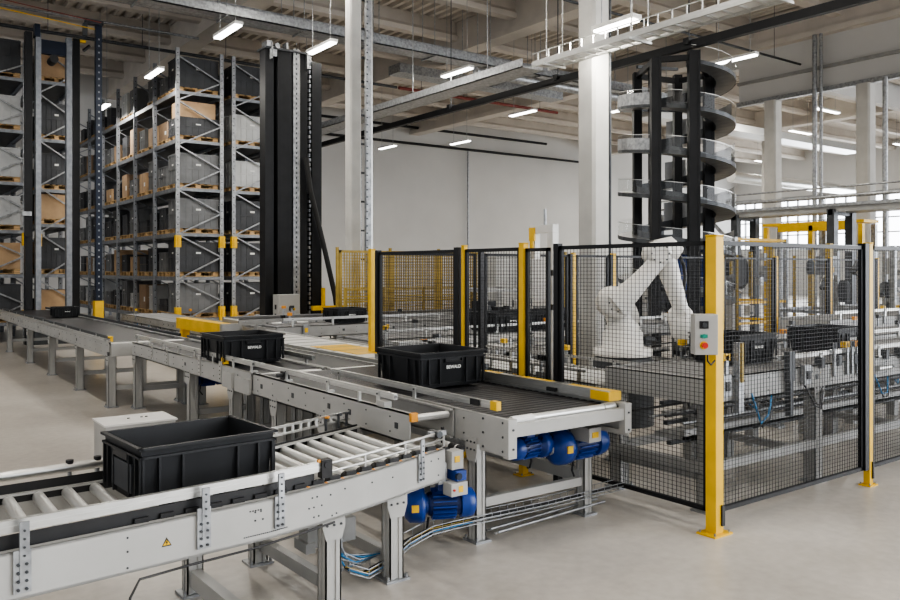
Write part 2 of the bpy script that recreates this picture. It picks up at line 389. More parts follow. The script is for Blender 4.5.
# ------------------------------------------------------------------ bins
def make_bin(name,label,lx,ly,h,loc,rz=0,text=True,face='-y',handle_end=True,group=None):
    t=thing(name,label,'bin',loc,rz,group)
    m=MB(); th=.012; ti=.02   # walls taper inward at the bottom
    def ring(z,o,i=0):
        a=lx/2-o; b=ly/2-o
        return [(-a,-b,z),(a,-b,z),(a,b,z),(-a,b,z)]
    def loft(r1,r2,mt='bin',flip=False):
        vs=r1+r2; fs=[(k,(k+1)%4,4+(k+1)%4,4+k) for k in range(4)]
        if flip: fs=[f[::-1] for f in fs]
        m.add(vs,fs,mt)
    loft(ring(.02,ti+.02),ring(h,.012)); loft(ring(.03,ti+.02+th),ring(h,.012+th),flip=True)
    m.add(ring(.03,ti+.02),[(0,1,2,3)],'bin'); m.add(ring(.02,ti+.02),[(3,2,1,0)],'bin')
    loft(ring(0,.05),ring(.025,.05)); m.add(ring(0,.05),[(3,2,1,0)],'bin')
    # broad rim and collar
    for z0,z1,o in ((h-.012,h,-.004),(h-.055,h-.043,.002)):
        a=lx/2-o; b=ly/2-o; w=.022
        m.bx(-a,a,-b,-b+w,z0,z1,'bin'); m.bx(-a,a,b-w,b,z0,z1,'bin'); m.bx(-a,-a+w,-b,b,z0,z1,'bin'); m.bx(a-w,a,-b,b,z0,z1,'bin')
    # ribs
    def rib(x,y,dx,dy):
        m.extr([(x-dx,y-dy,.03),(x+dx,y+dy,.03),(x+dx,y+dy,h-.05),(x-dx,y-dy,h-.05)],(0 if dx else (.02 if x<0 else -.02),0 if dy else (.02 if y<0 else -.02),0),'bin')
    for s in (-1,1):
        for f in (-.47,-.36,-.2,.2,.36,.47):
            if abs(f)<.3 and lx<.7 and False: continue
            rib(f*lx,s*(ly/2-.004),.006,0)
            rib(s*(lx/2-.004),f*ly,0,.006)
    m.bx(-lx/2+.035,lx/2-.035,-ly/2+.026,-ly/2+.034,.02,.032,'bin')
    m.build('tub',t)
    # hand grips
    for s in (-1,1) if text else ():
        g=MB(); g.bx(-.085,.085,s*(ly/2-.002),s*(ly/2-.03),h-.085,h-.08,'bin'); g.bx(-.085,-.08,s*(ly/2-.002),s*(ly/2-.03),h-.085,h-.045,'bin'); g.bx(.08,.085,s*(ly/2-.002),s*(ly/2-.03),h-.085,h-.045,'bin')
        g.bx(-.07,.07,s*(ly/2-.014),s*(ly/2-.0155),h-.078,h-.052,'black'); g.build('hand_grip',t)
    if text:
        cu=bpy.data.curves.new('plate_text','FONT'); cu.body='BEWALD'; cu.size=.036; cu.align_x='CENTER'; cu.align_y='CENTER'; cu.extrude=.001; cu.offset=.0012
        o=bpy.data.objects.new('tmp',cu); C.objects.link(o); bpy.context.view_layer.update()
        me=bpy.data.meshes.new_from_object(o.evaluated_get(bpy.context.evaluated_depsgraph_get())); bpy.data.objects.remove(o)
        me.materials.clear(); me.materials.append(M['label'])
        o=bpy.data.objects.new('lettering',me); C.objects.link(o); o.parent=t; o['label']='white lettering'
        o.location=(.0,-ly/2+.0065,h-.125); o.rotation_euler=(PI/2,0,0)
    else:
        l=MB(); l.bx(-lx/2+.008,-lx/2+.02,-.14,.14,.06,.2,'load_dark'); l.build('card_holder',t)
        l=MB(); l.bx(-lx/2+.001,-lx/2+.03,-.1,.1,h-.085,h-.05,'black'); l.build('hand_hole',t)
    return t
b_front=make_bin('storage_bin','large long black plastic bin on the foreground roller conveyor',.72,.55,.30,(1.40,4.22,.657),math.radians(4.5),text=False)
bin2=make_bin('storage_bin','black plastic bin with white name plate on the wide ribbed belt beside the yellow-ended rail',.66,.66,.285,(3.87,5.55,.86))
bin1=dup(bin2,(3.22,8.05,.86),0,'black plastic bin with white name plate in the middle of the long dark belt')

# ------------------------------------------------------------------ foreground curved roller conveyor
t=thing('roller_conveyor','pale grey roller conveyor curving across the foreground under the largest bin','conveyor',(0,0,0))
NP=[(-.7,3.54),(.44,3.57),(.82,3.60),(1.26,3.64),(1.6,3.67),(1.9,3.73),(2.26,3.83),(2.6,3.945),(2.94,4.06)]
FP=[(-.7,4.50),(.44,4.52),(1.1,4.55),(1.45,4.59),(1.75,4.65),(2.11,4.76),(2.5,4.90),(2.86,5.03)]
def at(P,x):
    for a,b in zip(P,P[1:]):
        if a[0]<=x<=b[0]: f=(x-a[0])/(b[0]-a[0]); return a[1]+f*(b[1]-a[1])
    return P[-1][1] if x>P[-1][0] else P[0][1]
ZR=.69
m=MB(); m.wall(NP,ZR-.195,ZR,.008,'paint'); m.wall(NP,ZR-.010,ZR,.04,'paint'); m.wall(NP,ZR-.195,ZR-.183,.04,'paint')
for x,zz in [(.93,.04),(.93,.10),(.93,.17),(1.53,.05),(1.56,.05),(1.53,.09),(1.57,.09),(1.86,.05),(1.89,.05),(1.84,.1),(1.87,.1),(1.92,.1),(1.98,.06),(1.99,.17),(2.02,.165),(2.08,.05),(2.45,.07),(2.28,.06),(1.9,.15),(1.87,.15),(2.8,.05),(2.87,.05),(2.87,.15)]:
    bolt(m,x,at(NP,x),ZR-zz,'y',.005,.003)
m.build('side_frame',t)
m=MB(); m.wall(FP,ZR-.19,ZR,-.008,'paint'); m.wall(FP,ZR-.012,ZR,-.035,'paint'); m.build('side_frame',t)
m=MB(); m.wall([(x,y-.012) for x,y in FP[:5]],ZR-.05,ZR+.045,.006,'black'); m.wall([(x,y-.012) for x,y in FP[4:]],ZR-.05,ZR+.012,.006,'black'); m.build('wear_strip',t,label='black plastic wear strip')
m=MB(); m.wall([(x,y+.05) for x,y in NP[:6]],ZR-.02,ZR+.055,.006,'black'); m.build('wear_strip',t,label='black plastic wear strip')
# rollers, all square to the long axis
x=-.62; i=0
while x<3.2:
    y0=at(NP,x)+.07; y1=at(FP,x)-.03 if x<2.86 else 4.36
    m=MB(); r=.029 if x<1.9 else .027; z=ZR-.034
    m.cyl((x,y0,z),(x,y1,z),r,'roller',16); 
    if x>1.7: m.cyl((x,y0+.015,z),(x,y0+.075,z),r+.004,'rubber',12); m.cyl((x,y0-.03,z),(x,y0-.005,z),.03,'black',10)
    m.cyl((x,y0-.06,z),(x,y1+.02,z),.008,'steel_dark',6)
    m.build('roller',t); i+=1; x+=.135 if x<1.85 else .115
# roller drive chain of cups along the near edge
m=MB()
x=1.0
while x<2.85:
    y=at(NP,x)+.045; m.bx(x-.03,x+.03,y-.012,y+.012,ZR-.03,ZR+.022,'black'); 
    if x>1.8: m.cyl((x+.045,y-.015,ZR-.004),(x+.045,y+.0,ZR-.004),.009,'orange',8)
    m.cut(); x+=.115
m.build_each('bearing_block',t)
# near guide rail: square aluminium bar, ends in a black sensor
p=[(-.7,3.575),(.44,3.605),(.82,3.635),(1.26,3.675),(1.6,3.705),(1.93,3.765)]
m=MB(); m.wall(p,ZR+.065,ZR+.115,.028,'alu'); m.wall([(a,b-.003) for a,b in p],ZR+.085,ZR+.093,.034,'alu'); ra=m.build('guide_rail',t)
s=MB(); s.bx(1.93,1.99,3.75,3.80,ZR+.03,ZR+.125,'black'); s.cyl((1.96,3.745,ZR+.10),(1.96,3.80,ZR+.10),.018,'black',10); s.bx(1.91,1.925,3.755,3.77,ZR+.115,ZR+.128,'orange'); s.build('light_sensor',ra)
p=[(2.0,3.81),(2.26,3.88),(2.6,3.995),(2.97,4.12)]
m=MB(); m.tube([(a,b,ZR+.09) for a,b in p],.009,'alu',8); m.tube([(a,b,ZR+.045) for a,b in p],.006,'alu',8)
for a,b in p[1:]: m.cyl((a,b,ZR),(a,b,ZR+.1),.008,'alu',8)
ra=m.build('thin_guide_rail',t)
s=MB(); s.cyl((2.9,4.06,ZR+.09),(2.9,4.15,ZR+.09),.022,'steel_dark',10); s.bx(2.85,2.97,4.09,4.13,ZR+.075,ZR+.105,'galv'); s.cyl((2.97,4.13,ZR+.02),(2.97,4.13,ZR+.12),.012,'black',8); s.build('sensor_mount',ra)
# far rails
p=[(-.7,4.60),(.44,4.61),(1.1,4.645),(1.4,4.68)]
m=MB(); m.tube([(a,b,ZR+.065) for a,b in p],.026,'alu',12); ra=m.build('guide_rail',t)
for x in (.15,.90,1.04):
    s=MB(); y=at(p,x); s.cyl((x,y,ZR-.02),(x,y,ZR+.1),.011,'galv',8); s.cyl((x,y,ZR+.085),(x,y,ZR+.105),.02,'black',8); s.cyl((x,y-.03,ZR-.01),(x,y+.03,ZR-.01),.018,'alu',8); s.build('rail_clamp',ra)
p=[(1.72,4.70),(2.11,4.83),(2.5,4.97),(2.84,5.09)]
m=MB(); m.wall(p,ZR+.085,ZR+.10,.012,'alu'); m.wall(p,ZR+.035,ZR+.05,.012,'alu')
x=1.75
while x<2.8: y=at(p,x); m.bx(x-.008,x+.008,y,y+.012,ZR+.04,ZR+.095,'alu'); x+=.07
m.build('slotted_guide_rail',t)
s=MB()
for x in (2.6,2.72,2.8): y=at(p,x)-.01; s.cyl((x,y,ZR+.0),(x,y,ZR+.09),.010,'steel_dark',8); s.cyl((x,y,ZR+.09),(x,y-.04,ZR+.1),.010,'orange' if x<2.7 else 'steel_dark',8).cut()
s.build_each('stop_pin',t)
# perforated brackets
for x,z0,z1,w in ((.52,.06,.165,.05),(1.27,.04,.16,.05),(1.66,.06,.15,.045),(2.70,.05,.15,.042)):
    y=at(NP,x)-.004; m=MB(); a=math.atan2(at(NP,x+.05)-at(NP,x-.05),.1); top=ZR+(.115 if x<2 else .10)
    m.box((x,y-.005,ZR-z1+(z1-z0+.065)/2),(w*1.3,.01,z1-z0+.065),'galv',a); m.box((x+w*.15,y-.008,(ZR-z1+.04+top)/2),(w*.72,.01,top-(ZR-z1+.04)),'galv',a)
    zz=ZR-z1+.015; kk=0
    while zz<top-.01:
        for dx in (-.3,.3):
            if zz<ZR-.02: m.cyl((x+dx*w,y-.008+dx*w*math.tan(a),zz),(x+dx*w,y-.018+dx*w*math.tan(a),zz),.0065,'steel_dark',8)
        if zz>=ZR-.02: m.cyl((x+.15*w,y-.010,zz),(x+.15*w,y-.0175,zz),.005,'steel_dark',8)
        zz+=.033
    m.build('rail_bracket',t,label='perforated steel bracket with bolts')
# warning sign: yellow triangle, black edge and flash
x=1.10; y=at(NP,x); s=.046; z0=ZR-.115
m=MB(); m.extr([(x-s/2,y-.001,z0),(x+s/2,y+.001,z0+0),(x,y,z0+s*.87)],(0,-.0015,0),'ink'); m.extr([(x-s*.36,y-.003,z0+.006),(x+s*.36,y-.002,z0+.006),(x,y-.0025,z0+s*.87-.010)],(0,-.001,0),'yellow')
m.extr([(x+.001,y-.0045,z0+.027),(x-.006,y-.0045,z0+.017),(x-.001,y-.0045,z0+.017),(x-.003,y-.0045,z0+.008),(x+.006,y-.0045,z0+.019),(x+.001,y-.0045,z0+.019),(x+.005,y-.0045,z0+.027)],(0,-.0008,0),'ink')
m.build('warning_sign',t,label='yellow triangular electrical hazard sticker')
m=MB()
for k in range(5): xx=1.50+k*.014; m.bx(xx,xx+.008,at(NP,xx)-.0012,at(NP,xx),ZR-.045,ZR-.039,'ink')
m.cut()
for k in range(22): xx=1.47+k*.011; m.bx(xx,xx+.008,at(NP,xx)-.0015,at(NP,xx),ZR-.163-.0,ZR-.158,'steel_dark')
m.build_each('panel_marking',t)
# legs
for x,y in ((2.51,3.99),(2.03,3.86)):
    a=leg_parts(t,x,y,ZR-.19,.092,'paint',-1)
for x,y in ((1.5,4.47),(1.98,4.70),(2.5,4.86),(-.1,4.44)): leg_parts(t,x,y,ZR-.19,.09,'paint',1,False)
m=MB(); m.bar((1.5,4.42,.10),(1.52,3.62,.10),.06,.09,'paint').cut(); m.bar((2.0,4.66,.12),(2.03,3.9,.12),.05,.07,'paint_dim').cut(); m.bar((2.5,4.8,.12),(2.51,4.04,.12),.05,.07,'paint').cut(); m.bar((1.98,4.7,.26),(2.5,4.86,.26),.05,.06,'paint_dim'); m.build_each('base_bar',t)
m=MB(); m.bx(2.12,2.44,4.3,4.42,.16,.30,'paint_dim'); m.bx(2.1,2.16,4.28,4.44,.14,.20,'paint_dim'); m.build('drive_guard',t)
m=MB(); pts=[(.88,3.50,-.0),(.90,3.50,.25),(.92,3.53,.42),(.97,3.57,.475)]+[(a,at(NP,a)-.012,.478-.008*math.sin((a-.9)*4)) for a in (1.2,1.5,1.8,2.0)]
m.tube(pts,.006,'black',8); m.build('hanging_cable',t)
# end connection boxes
m=MB(); m.bx(2.97,3.06,4.03,4.12,.555,.67,'paint'); m.bx(2.99,3.03,4.025,4.03,.60,.64,'yellow'); bx_=m.build('junction_box',t,bevel=.003)
m=MB(); m.bx(2.985,3.06,4.0,4.1,.49,.55,'blue'); m.cyl((3.0,3.99,.52),(3.0,4.01,.52),.022,'darkblue',10); m.build('connector',bx_)
m=MB(); m.bx(2.93,3.055,3.98,4.07,.405,.485,'paint'); m.bx(2.985,3.02,3.978,3.981,.425,.465,'yellow'); m.cyl((2.95,3.981,.445),(2.95,3.972,.445),.008,'red',8); m.build('control_unit',t,bevel=.003)
m=MB(); m.bx(2.89,2.95,4.06,4.11,.47,.60,'galv'); m.build('mounting_plate',t)
motor('blue gear motor hanging under the right end of the foreground roller conveyor',(2.90,4.20,.32),math.radians(-25),.88,.15)
# hoses
t2=MB()
for k in range(7):
    a=rnd.uniform(0,.1); t2.tube([(2.2+a,4.15+.02*k,.38),(2.18+a,4.12,.22-.01*k),(2.22+.03*k,4.08,.08+.01*k),(2.35+.04*k,4.10,.10+.005*k)],.007,'cyan' if k%2 else 'galv',6)
o=t2.build('air_hoses'); tag(o,'blue and grey air hoses looping to the floor behind the foreground legs','hoses')
# wire cable basket
t=thing('cable_basket','low wire mesh cable basket carrying blue and yellow cables along the floor between the legs','cable tray',(0,0,0))
path=[(2.22,4.03,.10),(2.34,4.02,.045),(2.50,4.07,.06),(2.68,4.11,.13),(2.86,4.13,.165),(3.02,4.15,.16),(3.22,4.17,.15),(3.9,4.20,.13),(4.7,4.22,.13)]
m=MB()
for dy,dz in ((-.05,.05),(-.05,0),(.0,0),(.05,0),(.05,.05),(-.05,.025)): m.tube([(a,b+dy,c+dz) for a,b,c in path],.0035,'galv',5)
def interp(P,n):
    out=[]
    for a,b in zip(P,P[1:]):
        L=(Vector(b)-Vector(a)).length; q=max(1,int(L/n))
        for i in range(q): out.append(Vector(a).lerp(Vector(b),i/q))
    return out
for p in interp(path,.07): m.tube([p+Vector((0,-.05,.055)),p+Vector((0,-.05,0)),p+Vector((0,.05,0)),p+Vector((0,.05,.055))],.003,'galv',4)
m.build('wire_basket',t)
m=MB()
for k,c in enumerate(('cyan','black','yellow_dim','black','black')): m.tube([(a,b-.035+.013*k+.006*math.sin(a*20+k),z+.012+.004*(k%3)) for a,b,z in (path[:7] if k<3 else path)],.0055,c,6)
m.build('cables',t)

# white-grey box on the floor
t=thing('electrical_box','low pale grey electrical box on the floor behind the foreground bin','cabinet',(1.93,7.25,0))
m=MB(); m.bx(-.29,.29,-.2,.2,.02,.5,'paint'); m.build('box_body',t,bevel=.008)
m=MB(); m.bx(-.3,.3,-.21,.21,.50,.515,'white'); 
for a in (-.05,.06,.1): m.cyl((a,.02,.515),(a,.02,.522),.012,'steel_dark',8)
m.build('box_lid',t)

# ------------------------------------------------------------------ long belt line (local x = towards the camera, local y = to the right)
R9=-PI/2
t=conveyor('long pale grey belt conveyor with dark belt running away to the racks on the left',(2.62,21.2,0),R9,10.1,1.02,.865,.2,legs=(1.2,3.8,6.0,8.15,10.03),surf='belt',seed=3,sz=.1)
rail(t,.1,9.95,.06,.905,.035,.03,'steel_dark',1.0,.865); rail(t,.1,10.0,.96,.905,.04,.03,'steel_dark',1.2,.865,out=1)
rail(t,.1,10.0,-.02,.885,.03,.02,'alu')
m=MB(); m.bx(10.02,10.05,.04,.07,.86,.93,'yellow'); m.cyl((10.04,.05,.92),(10.04,.01,.92),.015,'yellow',8); m.build('light_sensor',t)
m=MB(); m.bx(10.05,10.12,-.004,.01,.68,.73,'black'); m.build('socket',t)
m=MB(); m.bx(9.3,9.7,-.006,.0,.75,.8,'paint'); m.bx(3.0,3.3,-.006,.0,.75,.8,'paint_dim'); m.build('access_cover',t)
t=conveyor('pale grey belt conveyor under the middle black bin, with low slotted leg brackets',(2.88,10.95,0),R9,3.95,.76,.86,.175,legs=(.07,2.2,3.45),surf='belt',seed=5,sz=.1)
rail(t,.0,3.9,.05,.935,.045,.028,'alu',.55,.80); rail(t,2.2,3.75,.73,.935,.045,.028,'alu',.6,.86,out=1); rail(t,.0,2.2,.73,.90,.03,.028,'steel_dark',.8,.86,out=1)
for x in (.9,1.5,2.6,3.2):
    m=MB(); m.bx(x-.03,x+.03,-.012,0,.70,.90,'alu')
    for z in (.73,.77,.81,.85): bolt(m,x,-.012,z,'y',.008,.004)
    m.build('rail_bracket',t)
m=MB(); m.bx(3.15,3.22,.02,.07,.87,.93,'yellow'); m.build('light_sensor',t,label='small yellow light sensor')
m=MB(); m.bx(3.30,3.55,-.03,.0,.67,.82,'paint'); m.bx(3.6,3.95,-.02,.0,.66,.80,'paint'); m.build('access_cover',t)
# lane 1 (narrow, ends at the roller conveyor with an orange cap)
t=conveyor('short pale grey lane frame with an orange end cap meeting the roller conveyor',(2.90,7.0,0),R9,2.60,.36,.86,.20,legs=(.45,1.35),surf='belt',seed=8,sz=.1,ep=.04)
m=MB(); m.bx(2.60,2.63,-.004,.045,.81,.866,'orange'); m.build('end_cap',t,label='orange end cap')
rail(t,-.25,2.35,.05,.935,.04,.026,'alu',.75,.86); 
s=MB(); s.bx(.55,.63,.02,.07,.86,.93,'black'); s.cyl((.59,.02,.90),(.59,-.03,.90),.016,'steel_dark',8); s.build('light_sensor',t)
s=MB(); s.bx(1.95,1.97,-.02,.0,.86,.93,'alu').cut(); s.bx(2.2,2.3,-.01,.05,.86,.9,'paint'); s.build_each('corner_bracket',t)
# link belt between bin lanes
conveyor('dark link belt beside the middle bin, crossing to the wide belt',(3.66,11.2,0),R9,4.2,.58,.855,.15,legs=(.5,2.6),surf='belt',seed=11,bolts=False,far_legs=False)
# wide final belt
t=conveyor('wide pale grey conveyor with dark ribbed belt carrying the right-hand bin',(3.27,6.98,0),R9,3.12,1.10,.86,.2,legs=(.25,2.76),surf='ribbed',seed=13,sz=.085,sp=.075,ep=.10)
for y in (0,1.10):
    m=MB(); o_= -1 if y==0 else 1
    m.bx(2.86,3.14,y,y+o_*.012,.63,.865,'paint')
    for a in (2.9,3.1):
        for z in (.66,.75,.84): bolt(m,a,y+(-.012 if y==0 else .018),z,'y',.008,.006)
    m.build('corner_plate',t)
m=MB(); m.bx(3.12,3.15,.0,1.10,.75,.83,'paint'); m.bx(3.11,3.16,-.018,.05,.62,.867,'paint'); m.bx(3.10,3.16,1.05,1.115,.66,.865,'paint')
for y in (.02,1.085): bolt(m,3.16,y,.8,'x',.008,-.006); bolt(m,3.16,y,.68,'x',.008,-.006)
m.build('end_beam',t)
m=MB(); m.cyl((3.07,.12,.84),(3.07,.98,.84),.024,'roller',14); m.cyl((3.07,.92,.84),(3.07,1.03,.84),.03,'alu',14); m.cyl((3.07,.08,.84),(3.07,.26,.84),.027,'label',14); m.build('end_roller',t)
rail(t,.75,2.99,.04,.925,.045,.026,'alu',1.15,.70,end='yellow')
m=MB(); m.bx(2.72,2.82,.018,.02,.905,.945,'black'); m.build('light_sensor',t)
# far top cover: flat white bar with yellow patches
m=MB(); m.bx(-.2,3.02,1.05,1.15,.885,.925,'alu'); m.bx(-.2,3.02,1.03,1.05,.87,.935,'alu')
o=m.build('cover_rail',t,label='flat aluminium cover rail with yellow patches')
m=MB()
for a,b in ((.4,.55),(1.0,1.15),(1.5,1.72),(2.0,2.35),(2.55,2.9)): m.bx(a,b,1.07,1.152,.9255,.927,'yellow').cut()
m.bx(2.85,3.03,1.025,1.153,.865,.93,'yellow'); m.build_each('yellow_patch',o)
m=MB(); m.bx(2.4,2.5,1.01,1.03,.87,.90,'black').cut(); m.bx(1.2,1.3,1.01,1.03,.87,.90,'black'); m.build_each('light_sensor',t)
m=MB(); m.bx(.25,2.76,1.0,1.05,.24,.33,'paint').cut(); m.bx(.25,2.76,.03,.08,.24,.30,'paint_dim'); m.build_each('base_rail',t)
m=MB(); m.bx(2.70,2.98,.88,1.0,.58,.68,'paint'); m.bx(2.98,2.985,.91,.97,.61,.65,'yellow'); m.build('junction_box',t)
m=MB(); 
for k in range(8):
    y=.2+.1*k; m.tube([(2.8,y,.62),(2.7,y+.05,.56-.01*(k%3)),(2.6,y+.02,.63)],.006,'cyan' if k%3==0 else 'black',5)
m.bx(2.3,2.36,.2,1.0,.58,.63,'galv'); m.build('cable_loops',t)
motor('larger blue gear motor under the wide ribbed belt, right one of the pair',(4.14,4.2,.53),0,1.0,.08)
motor('smaller blue gear motor under the wide ribbed belt, left one of the pair',(3.86,4.24,.56),math.radians(185),.72,.08)
t=thing('floor_pipes','thin grey conduits lying on the floor under the wide belt','pipes',(3.4,4.25,0))
m=MB()
for k in range(4): m.cyl((0,-.03-.04*k,.05+.02*(k%2)),(1.1,.05-.04*k,.05+.02*(k%2)),.009,'galv' if k%2 else 'paint_dim',6)
m.build('conduit',t)

# white topped merge deck
t=thing('merge_deck','pale flat-topped merge deck with yellow wear patch beside the dark belt','conveyor',(4.29,11.6,0),R9)
m=MB(); m.bx(0,4.2,0,.72,.84,.875,'white')
m.build('deck_plate',t)
m=MB(); m.bx(0,4.6,-.03,0,.80,.885,'alu'); m.bx(0,4.6,.0,.02,.70,.84,'paint'); m.cut(); m.bx(0,4.2,.72,.75,.76,.89,'paint'); m.build_each('side_frame',t)
m=MB(); m.bx(2.75,3.9,.1,.6,.8755,.879,'yellow'); m.build('wear_patch',t,label='worn yellow painted patch')
m=MB(); 
for k in range(9): m.bx(.2+.4*k,.24+.4*k,.05,.68,.8755,.879,'paint_dim').cut()
m.build_each('deck_joint',t)
m=MB(); m.bx(2.4,2.75,-.05,.04,.80,.84,'yellow'); m.build('sensor_cover',t)
for x in (.5,2.0,3.5): leg_parts(t,x,.06,.74,.08,'paint',-1,False); leg_parts(t,x,.66,.74,.08,'paint',1,False)
m=MB(); m.bx(4.0,4.12,.5,.66,.876,1.0,'paint'); m.bx(3.98,4.14,.48,.68,1.0,1.01,'alu'); m.build('stop_unit',t)

# dark motor group under belt at left
motor('black-bodied gear motor glimpsed under the middle belt behind the legs',(3.3,9.6,.5),0,.9,.2)

# ------------------------------------------------------------------ fences
def post(label,x,y,h=2.02,s=.1,col='yellow',inner=True,base=True,rz=0,dark_side=0):
    t=thing('fence_post',label,'post',(x,y,0),rz)
    m=MB(); m.bx(-s/2,s/2,-s/2,s/2,.01,h,col); m.bx(-s/2-.003,s/2+.003,-s/2-.003,s/2+.003,h,h+.01,col if col!='yellow' else 'yellow')
    m.build('post_tube',t,bevel=.004)
    if dark_side:
        m=MB(); m.bx(s/2*dark_side,(s/2+.05)*dark_side,-s/2,s/2,.05,h-.01,'blackpaint'); m.build('black_profile',t)
    if base:
        m=MB(); m.bx(-s*1.15,s*1.15,-s*.9,s*.9,0,.012,col)
        for a in (-1,1):
            for b in (-1,1): m.cyl((a*s*.92,b*s*.7,.012),(a*s*.92,b*s*.7,.028),.008,'galv',6)
        m.build('foot_plate',t)
        m=MB(); m.bx(s*.15,s*.5,-s/2-.012,-s/2,.06,.2,'black'); m.build('bracket',t)
    return t
def fence_panel(label,p,q,z0=.14,z1=2.0,px=.038,pz=.030,mt='wire',frame='blackpaint',wr=.0031,midbar=None,fw=.03):
    d=Vector((q[0]-p[0],q[1]-p[1])); L=d.length; rz=math.atan2(d.y,d.x)
    t=thing('mesh_fence',label,'fence',(p[0],p[1],0),rz)
    m=MB(); m.bx(0,L,-.015,.015,z1-fw,z1,frame); m.bx(0,L,-.015,.015,z0,z0+fw,frame); m.bx(0,fw,-.015,.015,z0,z1,frame); m.bx(L-fw,L,-.015,.015,z0,z1,frame)
    if midbar: m.bx(0,L,-.012,.012,midbar-.015,midbar+.015,frame)
    m.build('panel_frame',t)
    m=MB(); x=px
    while x<L-.01: m.bar((x,0,z0),(x,0,z1),wr,wr,mt,caps=False); x+=px
    z=z0+pz
    while z<z1: m.bar((0,wr*.6,z),(L,wr*.6,z),wr*.8,wr*.8,mt,caps=False); z+=pz
    m.build('wire_mesh',t); return t
XF=4.71; YF=3.37
post('tall yellow corner post of the safety fence carrying the push-button box',XF,YF,2.03,.085)
post('yellow safety fence post with floor plate near the right picture edge',6.81,YF,2.02,.055)
m=MB(); 
post('yellow fence post rising behind the cover rail of the wide ribbed belt',XF,5.33,2.03,.062)
post('yellow fence post behind the right-hand bin, black profile alongside',XF,6.19,2.03,.045)
post('yellow fence post at the far left end of the safety fence beside the slim column',XF,7.93,2.03,.06,base=False)
for nm,x,y,s in (('black fence post beside the far yellow end post',XF,7.79,.055),('black fence post left of the robot, at the end of the near mesh panel',XF,4.90,.055),('black upright profile against the right yellow post',6.735,YF+.0,.065),
    ('black fence post beside the middle yellow post, behind the right-hand bin',XF,6.28,.07)):
    t=thing('fence_post',nm,'post',(x,y,0)); m=MB(); m.bx(-s/2,s/2,-s/2,s/2,(.14 if x>5 else 0),2.02,'blackpaint'); m.build('post_tube',t)
fence_panel('black wire mesh fence panel in front of the robot',(XF,YF+.05),(XF,4.87))
fence_panel('narrow black mesh gate panel beside the grey gantry',(XF,5.0),(XF,5.29),.14,1.99)
fence_panel('black mesh fence panel between the two middle yellow posts',(XF,5.37),(XF,6.16))
fence_panel('black mesh fence panel at the far left end of the cell',(XF,6.32),(XF,7.75))
fence_panel('black wire mesh fence panel between the corner post and the right yellow post',(XF+.05,YF),(6.70,YF))
fence_panel('black wire mesh fence panel running out of the picture on the right',(6.86,YF),(8.9,YF))
# push button box on the corner post
t=thing('push_button_box','light grey push button box with red emergency stop on the yellow corner post','control box',(XF-.118,YF-.03,0),math.radians(-36))
m=MB(); m.bx(-.10,.055,-.05,.05,1.235,1.505,'paint'); m.build('housing',t,bevel=.004)
m=MB(); m.bx(-.07,-.01,-.056,-.05,1.41,1.46,'black'); m.cyl((-.04,-.056,1.435),(-.04,-.07,1.435),.016,'steel_dark',12); m.build('key_switch',t)
m=MB(); m.cyl((-.04,-.05,1.36),(-.04,-.064,1.36),.015,'green',14); m.bx(-.065,-.015,-.053,-.05,1.348,1.372,'green'); m.build('reset_button',t,label='green reset button')
m=MB(); m.cyl((-.042,-.05,1.30),(-.042,-.055,1.30),.027,'yellow',18); m.build('stop_collar',t,label='yellow ring')
m=MB(); m.cyl((-.042,-.055,1.30),(-.042,-.085,1.30),.017,'red',18,r2=.02); m.build('emergency_stop_button',t,label='red mushroom button')
m=MB(); m.tube([(.0,.0,1.235),(.0,.0,1.19),(.03,.02,1.16),(.06,.03,1.19)],.006,'black'); m.build('cable',t)
# grey gantry by the fence
t=thing('sensor_gantry','light grey metal gantry frame with a small yellow lamp standing at the fence gap','frame',(4.92,5.18,0))
m=MB(); m.bx(-.035,.035,-.035,.035,0,2.128,'white'); m.build('upright',t)
m=MB(); m.bx(-.035,.035,-.035,.26,2.13,2.2,'white'); m.bx(-.03,.03,.2,.26,1.9,2.13,'white'); m.build('top_arm',t)
m=MB(); m.bx(-.05,-.03,.19,.26,2.06,2.18,'yellow'); m.cyl((-.05,.22,1.98),(-.05,.22,2.06),.02,'yellow',10); m.build('signal_lamp',t)
m=MB(); m.cyl((-.0,.1,2.2),(.0,.1,2.34),.013,'galv',8); m.cut(); m.bx(-.04,.04,-.04,.04,1.75,1.8,'black').cut(); m.bx(-.04,.04,-.04,.04,1.45,1.5,'black'); m.build_each('sensor_head',t)
# rear fences
rear=[(6.04,'black'),(7.58,'yellow'),(8.35,'yellow'),(10.8,'yellow'),(12.3,'yellow'),(14.0,'yellow'),(15.7,'yellow')]
for i,(x,c) in enumerate(rear):
    post('rear cell fence post behind the robot, %s from the left'%ORD[i],x,7.6,2.02,.055,c,base=False,dark_side=-1 if c=='yellow' else 0)
    if i<len(rear)-1: fence_panel('mesh panel of the rear cell fence, %s from the left'%ORD[i],(x+.05,7.6),(rear[i+1][0]-.1,7.6),px=.05,pz=.05)
fence_panel('mesh panel across the left side of the robot cell',(XF+.06,7.95),(6.0,7.65),px=.05,pz=.05)
# yellow mesh fence far
for i in range(4):
    x=7.75+i*1.25
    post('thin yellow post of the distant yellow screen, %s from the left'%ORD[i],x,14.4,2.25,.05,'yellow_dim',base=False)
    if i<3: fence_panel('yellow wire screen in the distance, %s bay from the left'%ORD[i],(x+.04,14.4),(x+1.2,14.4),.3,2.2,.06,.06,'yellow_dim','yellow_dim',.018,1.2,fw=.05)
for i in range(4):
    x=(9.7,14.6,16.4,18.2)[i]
    post('yellow post of the far machine row near the blue lifter, %s from the left'%ORD[i],x,(9.9,9.9,9.7,9.9,10.3)[i],2.1,.05,'yellow_dim',base=False)

